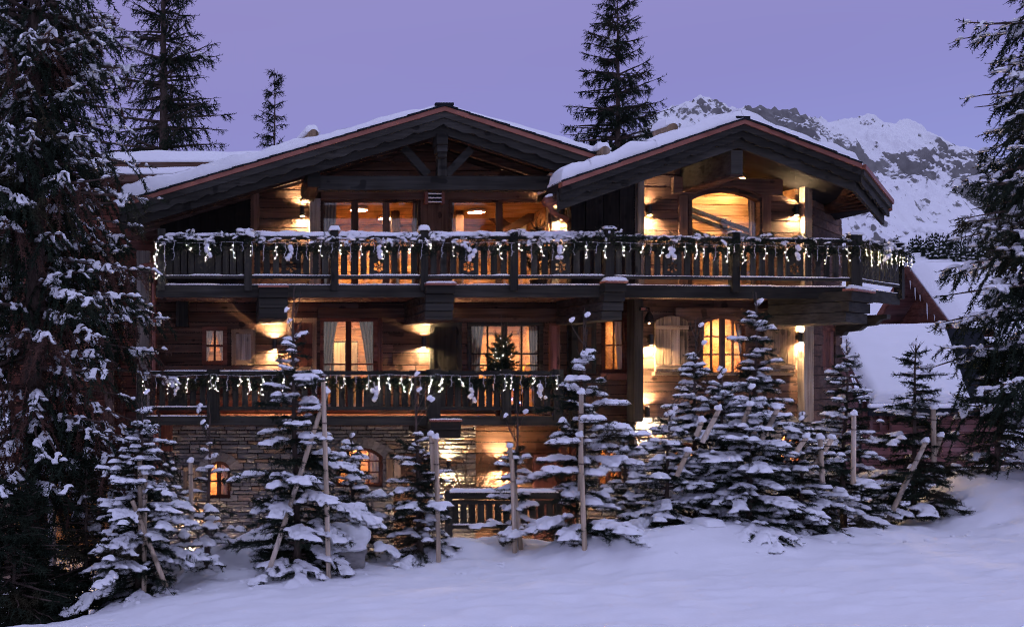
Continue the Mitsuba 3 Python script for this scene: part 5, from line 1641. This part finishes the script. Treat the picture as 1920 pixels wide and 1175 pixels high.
young('snowy fir bough mass close behind the broad tiered fir', 1180, 985, 800, 17.2, 80, 614, crown=.9, whorls=7, per=7, snow=.8, dens=1.0, shape=.6, low=.05, fat=1.15)
young('low fir beside the tallest one, its snow reaching the basement window', 668, 1050, 812, 16.4, 92, 615, crown=.9, whorls=7, per=7, snow=.7, dens=1.0, shape=.6, low=.05, fat=1.2)
young('leaning bough-heavy fir in the middle of the dense snowy cluster', 1352, 996, 690, 16.5, 96, 616, crown=.9, whorls=10, per=7, snow=.82, dens=1.0, shape=.65, low=.06, fat=1.1)
S = ((272, 888, 270, 1098, 15.0, 'upright stake with a snow cap in the bushiest low fir'), (262, 862, 264, 1000, 15.15, 'second upright stake just behind the snow-capped one'), (248, 938, 308, 1090, 14.9, 'slanting stake leaning across the bushy low fir'),
     (357, 866, 359, 970, 15.9, 'stake with a round snow ball beside the sparse thin fir'),
     (612, 736, 512, 1046, 15.0, 'long stake leaning across the tallest fir'), (606, 716, 616, 1066, 14.95, 'upright stake crossing the long leaning one'),
     (818, 822, 822, 1040, 15.9, 'stake with a snow knob beside the short tufted fir'), (808, 816, 812, 880, 16.0, 'shorter stake tip just behind the snow-knobbed one'),
     (956, 838, 978, 1040, 16.2, 'snow-capped stake of the twin pair at the scrawny fir'), (960, 860, 966, 1050, 16.1, 'bare second stake of the twin pair at the scrawny fir'),
     (1090, 738, 1088, 910, 15.3, 'upper stake standing before the broad tiered fir'), (1088, 818, 1097, 1050, 15.2, 'lower stake standing before the broad tiered fir'),
     (1348, 768, 1318, 826, 15.8, 'slanting stake poking from the frosted fir'), (1316, 790, 1306, 816, 15.9, 'short stake tip next to the frosted fir'), (1406, 760, 1392, 800, 15.8, 'stake tip near the top of the low bushy fir'),
     (1458, 766, 1430, 822, 15.7, 'snow-capped slanting stake between the slender and the gap-filling firs'), (1422, 790, 1414, 812, 15.8, 'small stake tip with a snow cap beside the slender fir'),
     (1290, 846, 1270, 890, 15.8, 'slanting stake before the glowing window of the wing base'), (1512, 820, 1490, 850, 15.9, 'short slanting stake by the glowing window near the corner'), (1560, 822, 1520, 884, 16.3, 'slanting stake before the dark-tipped fir'),
     (1601, 778, 1600, 900, 16.6, 'upright stake behind the dark-tipped fir boughs'), (1538, 822, 1542, 900, 16.2, 'upright stake at the side of the dark-tipped fir'),
     (1736, 828, 1660, 985, 16.8, 'long slanting stake on the last fir of the row'), (1750, 766, 1751, 860, 16.9, 'upright stake at the last fir of the row'), (1764, 818, 1752, 850, 16.9, 'short slanting stake end beside the last fir'))
for s in S:
    stake(*s, cap=s[1] not in (716, 862, 860, 938))
k = thing('timber_block', 'snow-topped wooden block lying in the drift under the frosted fir', 'timber')
p = at(1346, 985, 15.6)
pf = Frame(p[0], p[1], 12)
part('block', fbox(pf, -.12, .10, 0, .3, p[2] - .25, p[2], REDB), 'wood_across', k)
P = np.array([[pf.w(a, b, p[2] + .003) for b in np.linspace(-.1, .34, 8)] for a in np.linspace(-.28, .10, 12)])
put('snow', snow_layer(P, np.broadcast_to([0, 0, 1.0], P.shape), np.full(P.shape[:2], .10), .09, 2, .3, 5), 'snow_matter', True, parent=k)
# boulder with its snow cap
k = thing('boulder', 'brown boulder with a thick snow cap beside the tallest fir', 'boulder')
c = at(640, 1030, 15.9)
m = trimesh.creation.icosphere(subdivisions=4)
v = np.array(m.vertices)
n = meshkit.fbm(v * 1.6, 3, 77)
rock = v * (.75 + .5 * n)[:, None] * [.42, .36, .30]
put('stone', (rock + c - [0, 0, .12], m.faces), 'stone', True, np.stack([v[:, 0], np.full(len(v), .9)], 1), k)
up = v[:, 2] > -.05
cap_ = v * (.75 + .5 * n)[:, None] * [.46, .41, .25] + [0, 0, .10] + (meshkit.fbm(v * 3.1, 3, 78) - .5)[:, None] * [.10, .10, .10] + np.clip(v[:, 2:], 0, 1) * [0, 0, .12]
cap_[~up] = cap_[~up] * [.8, .8, .25] + [0, 0, .04]
put('snow', (cap_ + c - [0, 0, .02], m.faces), 'snow_matter', True, None, k)

# clumps that fell off the boughs
cr = np.random.default_rng(660)
n = 150
x = cr.uniform(-2.5, 13, n)
y = 15.35 + .055 * x + cr.normal(0, .42, n)
p = np.stack([x, y, ground_z(x, y) - .005], 1)
w = np.exp(cr.normal(-3.6, .45, n))
V, F, _ = lay(LUMPS_FINE, p, np.stack([cr.normal(0, 1, n), cr.normal(0, 1, n), 0 * x], 1), w * 2, w, cr, w * .8)
tag(put('fallen_snow', (V, F), 'snow_matter', True), 'small clumps of snow fallen below the young firs', 'snow', kind='stuff')

# bare shrub on the lit stone wall
k = thing('bare_shrub', 'leafless twiggy shrub on the lit basement stone behind the fence', 'shrub')
sm = MB()
r = np.random.default_rng(640)
b0_ = at(880, 950, 21.9)
for i in range(46):
    a = r.uniform(-.9, .9)
    L = r.uniform(.6, 1.35)
    t = np.linspace(0, 1, 6)[:, None]
    p = b0_ + np.array([math.sin(a), -.12, math.cos(a)]) * L * t + r.normal(0, .035, (6, 3)) * t
    sm.add(*tube(p, np.linspace(.014, .004, 6), 4, False))
    for j in range(3):
        q = p[2 + j]
        sm.add(*tube(np.array([q, q + [r.normal(0, .15), -.03, r.uniform(.05, .2)]]), [.006, .003], 3, False))
sm.build('stems', 'bark', k, kind='stuff', uv=False)

# the little lit fir on the lower balcony, and the one on the upper balcony
k = thing('potted_fir', 'black little fir dotted with white lights before the wide window', 'fir tree')
b = LF.w(*(lambda q: (q[0], 1.0, q[1]))(LF.at(944, 700, 1.0)))
b[2] = 4.06
tp = LF.w(*(lambda q: (q[0], 1.0, q[1]))(LF.at(940, 590, 1.0)))
t = Tree(650)
for i in range(70):
    h = .22 + .50 * t.r.random()
    q = (h - .22) / .5
    t.branch(b + (tp - b) * h, t.r.uniform(0, 6.28), .15 + .7 * q, .62 * (1.0 - .72 * q) * t.r.uniform(.8, 1.1) + .04, .05, step=.05, twig=.12, tw=.026, snow=0)
for i in range(5):
    az = t.r.uniform(0, 6.28)
    s = b + (tp - b) * t.r.uniform(.68, .8)
    t.limbs.add(*tube([s, s + [math.cos(az) * .12, math.sin(az) * .1, .15], s + [math.cos(az) * .16, math.sin(az) * .1, .34]], [.01, .008, .004], 4, False))
t.finish(k, trunk_tube(b, tp, .03, .006, 3)[0])
put('pot', (lambda m: (np.array(m.vertices) + b + [0, 0, .13], m.faces))(trimesh.creation.revolve(np.array([[0, -.13], [.16, -.13], [.22, .13], [.19, .13], [.15, .09], [0, .09]]), sections=18)), 'black_metal', True, parent=k)
for nm, n, colr, z0_, z1_, rad, lab in (('fairy_lights', 22, (1.0, .95, .88), .36, .80, .40, 'white point lights sprinkled on the little black fir'), ('fairy_lights', 12, (.05, .10, 1.0), .10, .34, .50, 'deep blue point lights low around the little black fir')):
    g = thing(nm, lab, 'light string')
    m, cb = MB(), []
    for i in range(n):
        h = t.r.uniform(z0_, z1_)
        R = rad * (1.05 - max(0, (h - .3) / .55)) if colr[0] > .5 else rad
        az = t.r.uniform(math.pi, 2 * math.pi)
        p = b + (tp - b) * h + [math.cos(az) * R, math.sin(az) * R * .9, 0]
        cb.append(p)
        m.add(bulb_v * (.95 if colr[0] > .5 else 1.3) + p, bulb_f)
    cb.sort(key=lambda p: p[2])
    put('cable', tube(np.array(cb), .003, 3), 'black_metal', parent=g)
    m.build('bulbs', 'lamp_matter', g, kind='stuff', uv=False, emitter=area(np.array(colr) * BULB * (.8 if colr[0] > .5 else 3.0), .05))
k = thing('potted_fir', 'sparse dark fir standing on the upper balcony before the lit wall', 'fir tree')
b = LF.w(LF.at(1010, 500, 1.5)[0], 1.5, 6.83)
tp = b + [.02, 0, 1.75]
t = Tree(651)
for i in range(44):
    h = .22 + .55 * t.r.random()
    t.branch(b + (tp - b) * h, t.r.uniform(0, 6.28), .5, .36 * (1.15 - .7 * h) * t.r.uniform(.7, 1.1), .05, step=.055, twig=.11, tw=.022, snow=0)
for i in range(5):
    az = i * 1.3
    s = b + (tp - b) * .76
    t.limbs.add(*tube([s, s + [math.cos(az) * .14, math.sin(az) * .1, .14], s + [math.cos(az) * .26, math.sin(az) * .1, .30]], [.01, .008, .004], 4, False))
t.finish(k, trunk_tube(b, tp, .028, .006, 4)[0])
put('pot', (lambda m: (np.array(m.vertices) + b + [0, 0, .13], m.faces))(trimesh.creation.revolve(np.array([[0, -.13], [.14, -.13], [.2, .13], [.17, .13], [.13, .09], [0, .09]]), sections=18)), 'black_metal', True, parent=k)


# ---------------------------------------------------------------- old spruces
def spruce(name, label, bx, ty, Y, R, seed, z0=None, n=150, low=.08, snow=.3, hang=.5, far=False, step=.16, twig=.26, tw=.045, fat=1.3, r0=None, droop=-.25, shape=.8, group=None, top_r=.06, brown_twigs=.0, az=None, hmin=0, limb=.02, dens=1.0, lat=.5, keep=None, whorl=0.0, up=.10):
    base = at(bx, 700, Y)
    base[2] = (float(ground_z(base[0], Y)) if z0 is None else z0) - .2
    top = at(bx, ty, Y)
    H = top[2] - base[2]
    k = thing(name, label, 'spruce tree', group)
    t = Tree(seed)
    t.cell = .03 if Y < 20 else .06
    r = t.r
    tr, _ = trunk_tube(base, top, r0 or .018 * H, .012, seed, 14, .05)
    for i in range(n):
        h = low + (1 - low) * ((i + r.random()) / n) ** .94
        if whorl:
            h = (np.round(h * H / whorl) * whorl + r.normal(0, .16 * whorl)) / H
        if h < hmin or h > .985:
            continue
        L = R * ((1 - h) ** shape * .95 + .05) * r.uniform(.55, 1.12)
        a = r.uniform(0, 6.28) if az is None else r.uniform(*az)
        p = base + (top - base) * h
        if keep and not keep(p, a, L):
            continue
        el = droop * (1 - h) + .35 * h ** 2 + r.normal(0, .08)
        t.branch(p, a, el, L, (-.06 if h < .8 else 0) + up * r.random(), step=step, twig=twig, tw=tw, snow=snow, fat=fat, hang=hang, limb=limb, brown_twigs=r.random() < (brown_twigs(h) if callable(brown_twigs) else brown_twigs), dens=dens, lat=lat)
    t.finish(k, tr, far=far)
    return k


spruce('spruce', 'giant drooping spruce dusted with snow, hiding the near end of the chalet', 62, -560, 17.6, 3.3, 701, n=600, low=.10, snow=.72, hang=.8, step=.17, twig=.20, tw=.048, fat=.85, droop=-.22, shape=.55, brown_twigs=lambda h: .5 if .15 < h < .36 else .08, dens=.9, far=True, whorl=.45,  # twigs are brown more often in one band of height
       keep=lambda p, a, L: 2.6 < p[2] < 12.4 and p[0] + .9 * L * math.cos(a) > -5.3 and not (math.sin(a) > .5 and p[2] < 6))
spruce('spruce', 'dark unlit spruce crouching under the giant spruce', 22, 900, 15.2, 1.75, 702, n=170, low=.03, snow=.05, hang=.25, step=.10, twig=.17, tw=.04, droop=-.1, shape=.7, z0=.7, far=True)
spruce('spruce', 'small black spruce before the lit garage, next to the bushy staked fir', 160, 850, 15.9, 1.1, 703, n=120, low=.03, snow=.08, hang=.2, step=.10, twig=.16, tw=.036, droop=-.05, shape=.7, z0=.7, far=True)
spruce('spruce', 'tall open-branched spruce with a visible trunk behind the snowy back roof', 308, -190, 40, 5.0, 704, z0=2, n=250, low=.30, snow=.20, hang=.75, far=True, step=.20, twig=.34, tw=.075, droop=-.12, shape=.7, fat=1.3, r0=.46, limb=.026, hmin=.36, dens=.85, whorl=.9, lat=.36)
spruce('spruce', 'slim small spruce standing alone against the sky behind the roof', 514, 128, 46, 3.2, 705, z0=3, n=130, low=.15, snow=.12, hang=.7, far=True, step=.20, twig=.32, tw=.075, droop=-.08, shape=.85, r0=.2, limb=.02, hmin=.5, dens=.8, whorl=.5, lat=.36)
spruce('spruce', 'tall pointed spruce rising between the two gables', 1156, -34, 37, 4.6, 706, z0=3, n=300, low=.2, snow=.22, hang=.9, far=True, step=.17, twig=.30, tw=.07, droop=-.22, shape=.8, r0=.32, limb=.022, hmin=.42, dens=.95, whorl=.62, lat=.34, fat=1.1)
spruce('spruce', 'added dark backdrop spruce far behind the giant one at the edge of the garage', -40, -300, 29, 3.6, 710, n=150, low=.04, snow=.1, hang=.6, far=True, step=.22, twig=.34, tw=.075, droop=-.12, shape=.6, dens=.8, whorl=.7, lat=.4, keep=lambda p, a, L: p[2] < 15)  # added tree, darkens the bright gaps behind the giant spruce
spruce('spruce', 'added dark backdrop spruce far behind the giant one near the back roof', 105, -60, 30, 3.0, 711, n=140, low=.04, snow=.1, hang=.6, far=True, step=.22, twig=.34, tw=.075, droop=-.12, shape=.6, dens=.8, whorl=.7, lat=.4)  # second added tree, closes the backdrop towards the back roof
spruce('spruce', 'dark spruce with snowy boughs reaching in beside the neighbouring roof', 1985, -560, 16.8, 1.95, 707, n=360, low=.10, snow=.6, hang=.8, step=.14, twig=.19, tw=.046, fat=1.0, far=True, droop=-.30, shape=.42, keep=lambda p, a, L: p[2] < 12.2 and math.cos(a) < .25, whorl=.55, up=.16)
spruce('spruce', 'small dark spruce on the rising snow under the overhanging boughs', 1872, 640, 17.6, .85, 708, n=100, low=.04, snow=.35, hang=.3, step=.10, twig=.16, tw=.036, droop=-.15, shape=.5, far=True)

# ---------------------------------------------------------------- neighbouring barn and house
NF = Frame(0, 0, 0)


def quad_slab(p, thick):
    p = np.asarray(p, float)
    q = p - [0, 0, thick]
    n = len(p)
    f = [[0, i, i + 1] for i in range(1, n - 1)] + [[n, n + i + 1, n + i] for i in range(1, n - 1)]
    for i in range(n):
        j = (i + 1) % n
        f += [[i, i + n, j + n], [i, j + n, j]]
    v = np.vstack([p, q])
    return v, np.array(f), np.stack([v[:, 0], np.full(len(v), PINK + .4)], 1)


def roof_snow(k, a, b, c, d, t, seed, m=60, n=60, edge=.25, lump=.12):
    """Snow on the quad a-b (ridge) c-d (eave, c under b)."""
    s, w = np.linspace(0, 1, m)[:, None, None], np.linspace(0, 1, n)[None, :, None]
    P = (a + (b - a) * w) * (1 - s) + (d + (c - d) * w) * s
    N = np.cross(b - a, a - d)
    N = N / np.linalg.norm(N) * (1 if N[2] > 0 else -1)
    put('snow', snow_layer(P, np.broadcast_to(N, P.shape), np.full(P.shape[:2], t), edge, seed, lump, .8), 'snow_matter', True, parent=k)


k = thing('barn', 'low pinkish-brown barn under a smooth steep snow-covered roof', 'barn')
ra, rb, ec, ed = at(1560, 618, 30.2), at(1768, 614, 30.2), at(1816, 757, 27.3), at(1632, 757, 27.3)
part('roof', quad_slab([ra, rb, ec, ed], .16), 'wood_across', k)
roof_snow(k, ra, rb, ec, ed, .30, 801)
rc, rd = at(1840, 614, 30.2), at(1886, 757, 27.3)
part('metal_roof', quad_slab([rb + [.05, 0, -.03], rc, rd, ec + [.05, 0, -.03]], .1), 'slate', k)
part('fascia', fbox(Frame(0, 27.3, 0), ed[0] - .05, rd[0], -.02, .05, ed[2] - .34, ed[2] - .03, BLACKW), 'slate', k)
put('gutter', tube([ed + [-.1, -.05, -.06], ec + [0, -.05, -.06], rd], .075, 8), 'steel', True, parent=k)
wz0 = .9
v0_, v1_ = at(1570, 700, 30.2)[0], at(1618, 700, 27.7)[0]
m = MB()
P = np.array([[v1_, 27.7, wz0], [ec[0] - .1, 27.7, wz0], [ec[0] - .1, 27.7, ed[2] - .1], [v1_, 27.7, ed[2] - .1]])
fw = Frame(0, 27.7, 0)
wk = part('wall', fbox(fw, v1_, rd[0], .06, .2, wz0, ed[2], BLACKW), 'wood_across', k)
z = wz0
while z < ed[2] - .1:
    part('plank', fbox(fw, v1_, ec[0] + 1.2, rng.uniform(-.01, .01), .058, z + .006, z + .21, PINK), 'wood_across', wk)
    z += .22
part('side_wall', (np.array([[v1_, 27.8, wz0], [v0_, 30.2, wz0], [v0_, 30.2, ra[2] - .15], [v1_, 27.8, ed[2] - .12]]), np.array([[0, 1, 2], [0, 2, 3]]), np.array([[0, PINK + .5]] * 4)), 'wood_across', k)
bz = at(1640, 815, 27.4)[2]
for i in range(15):
    x = at(1604 + i * 6.4, 830, 27.4)[0]
    part('baluster', fbox(Frame(0, 27.4, 0), x, x + .055, 0, .03, bz - .22, bz, PINK, 'z'), 'wood_upright', k)
part('handrail', fbox(Frame(0, 27.4, 0), at(1590, 815, 27.4)[0], at(1700, 815, 27.4)[0], -.02, .06, bz + .002, bz + .08, PINK), 'wood_across', k)
for x in (1612, 1630, 1648, 1666):
    a = at(x, 800, 27.64)
    part('trim', fbox(Frame(0, 27.6, 0), a[0], a[0] + .07, 0, .06, at(0, 806, 27.6)[2], at(0, 772, 27.6)[2], PINK, 'z'), 'wood_upright', k)

k = thing('neighbour_house', 'neighbouring wooden chalet with a steep snowy roof and carved gable edge', 'house')
X = at(1700, 498, 36)[0]
r1, e1, e2 = np.array([X, 36, at(1700, 498, 36)[2]]), np.array([X, 32.4, 0]), np.array([X, 39.6, 0])
e1[2] = e2[2] = at(1836, 690, 32.4)[2]
Wd = np.array([16.0, 0, 0])
part('roof', quad_slab([r1, r1 + Wd, e1 + Wd, e1], .22), 'wood_across', k)
part('roof', quad_slab([r1, e2, e2 + Wd, r1 + Wd], .22), 'wood_across', k)
roof_snow(k, r1 + [.05, 0, .02], r1 + Wd, e1 + Wd, e1 + [.05, 0, .02], .28, 811, 60, 50, .2, .1)
GF = Frame(X, 32.4, 90)                                           # the gable end: u runs towards the ridge, v away from the valley
for sgn, ea in ((1, e1), (-1, e2)):
    L = math.hypot(3.6, r1[2] - ea[2])
    n = 13
    pts = [(ea[1] - 32.4, ea[2] - .02), (r1[1] - 32.4, r1[2] - .02)]
    low = []
    for i in range(n * 6 + 1):
        t = i / (n * 6)
        low.append((pts[0][0] + (pts[1][0] - pts[0][0]) * t, pts[0][1] + (pts[1][1] - pts[0][1]) * t - .26 - .09 * abs(math.sin(math.pi * t * n))))
    part('carved_barge_board', prism(GF, Polygon(pts + low[::-1]), -.02, .05, REDB), 'wood_across', k)
gab = Polygon([(.5, -3), (6.7, -3), (6.7, 5.4), (3.6, r1[2] - .5), (.5, 5.4)])
wk = part('wall', prism(GF, gab, -.98, -.9, BLACKW), 'wood_across', k)
z = 2.0
while z < r1[2]:
    g = sbox(-1, z + .006, 9, z + .255).intersection(gab)
    if g.area > .05:
        part('plank', prism(GF, g, -.9, -.85 + rng.uniform(0, .02), REDB), 'wood_across', wk)
    z += .26
part('beam', fbox(GF, .6, 6.6, -.9, -.2, 6.2, 6.5, REDB), 'wood_across', k)
for i, (t, L) in enumerate(((.06, .35), (.13, .5), (.2, .3), (.3, .62), (.4, .3), (.52, .45), (.62, .3), (.72, .5), (.8, .25), (.86, .4), (.93, .3))):
    p = r1 + (e1 - r1) * t - [.01, 0, .32]
    put('icicle', tube([p, p - [0, 0, L * .5], p - [0, 0, L]], [.03, .018, .003], 5), 'snow_matter', True, parent=k)

# ---------------------------------------------------------------- back wing's snowy roof, and the lit garage below the giant spruce
k = thing('back_wing', 'low back building with a thick slab of snow behind the giant spruce', 'building')
for (x0, x1, yt, yb, Y, dep, t) in ((150, 560, 304, 312, 34, 6, .42), (150, 470, 327, 330, 31, 3, .26)):
    a, b = at(x0, yt, Y), at(x1, yt, Y)
    part('roof', fbox(NF, a[0], b[0], Y, Y + dep, a[2] - .22, a[2], DARKB), 'wood_across', k)
    P = np.array([[[x, y, a[2] + .003 + (y - Y) * .05] for y in np.linspace(Y - .08, Y + dep, 20)] for x in np.linspace(a[0], b[0], 60)])
    put('snow', snow_layer(P, np.broadcast_to([0, 0, 1.0], P.shape), np.full(P.shape[:2], t), .3, 4, .2, .8, (1, 1, 1, 0)), 'snow_matter', True, parent=k)
a, b = at(150, 335, 31.4), at(470, 420, 31.4)
part('wall', fbox(NF, a[0], b[0], 31.4, 33, b[2] - 1, a[2], REDB), 'wood_across', k)

k = thing('garage', 'warm-lit garage with a snow-lined beam half hidden below the giant spruce', 'garage')
g0, g1 = at(-60, 880, 24), at(262, 880, 24)
zf = .3
part('roof_beam', fbox(NF, g0[0], g1[0], 22.9, 23.2, at(0, 905, 23)[2], at(0, 880, 23)[2], DARKB), 'wood_across', k)
P = np.array([[[x, y, at(0, 880, 23)[2] + .003] for y in np.linspace(22.85, 24.6, 10)] for x in np.linspace(g0[0], g1[0], 60)])
put('snow', snow_layer(P, np.broadcast_to([0, 0, 1.0], P.shape), np.full(P.shape[:2], .10), .07, 4, .4, 3, (1, 1, 1, 0)), 'snow_matter', True, parent=k)
part('roof', fbox(NF, g0[0], g1[0], 23.21, 27, at(0, 892, 23)[2], at(0, 882, 23)[2], DARKB), 'wood_across', k)
wk = part('wall', fbox(NF, g0[0], g1[0], 27.0, 27.2, zf - .5, at(0, 880, 23)[2], HONEY), 'wood_across', k)
for i in range(9):
    part('plank', fbox(NF, g0[0], g1[0], 26.93, 26.99, zf + i * .27, zf + i * .27 + .26, HONEY), 'wood_across', wk)
for x0, x1 in ((76, 100), (0, 22), (205, 262)):
    xa, xb = at(x0, 900, 23)[0], at(x1, 900, 23)[0]
    part('pillar', fbox(NF, xa, xb, 22.92, 23.4, zf - .8, at(0, 906, 23)[2], OLDG, 'z'), 'stone', k)
part('floor', fbox(NF, g0[0], g1[0], 22.8, 27, zf - .5, zf - .3, OLDG), 'mortar', k)
part('side_wall', fbox(NF, g1[0] - .1, g1[0] + .05, 23.41, 27, zf - .6, at(0, 895, 23)[2], HONEY), 'wood_across', k)
for i, x in enumerate((20, 140)):
    c = at(x, 905, 25)
    t = tag(numbered('ceiling_lamp'), ('garage ceiling lamp nearest the stone pillar', 'garage ceiling lamp over the bright bay beside the small black spruce')[i], 'lamp', 'garage ceiling lamps')
    m = trimesh.creation.cylinder(.2, .06, sections=16)
    put('shade', (np.array(m.vertices) + [c[0], 25.2, at(0, 892, 23)[2] - .05], m.faces), 'white_paint', parent=t)
    ang = np.arange(16) * 2 * np.pi / 16
    ring = np.stack([np.cos(ang) * .19, np.sin(ang) * .19, 0 * ang], 1) + [c[0], 25.2, at(0, 892, 23)[2] - .085]
    put('diffuser', (np.vstack([ring, ring.mean(0)[None]]), np.stack([np.arange(16), np.full(16, 16), (np.arange(16) + 1) % 16], 1)), 'lamp_matter', parent=t, emitter=area(WARM * [1, .85, .6] * 30 / 32, .6))
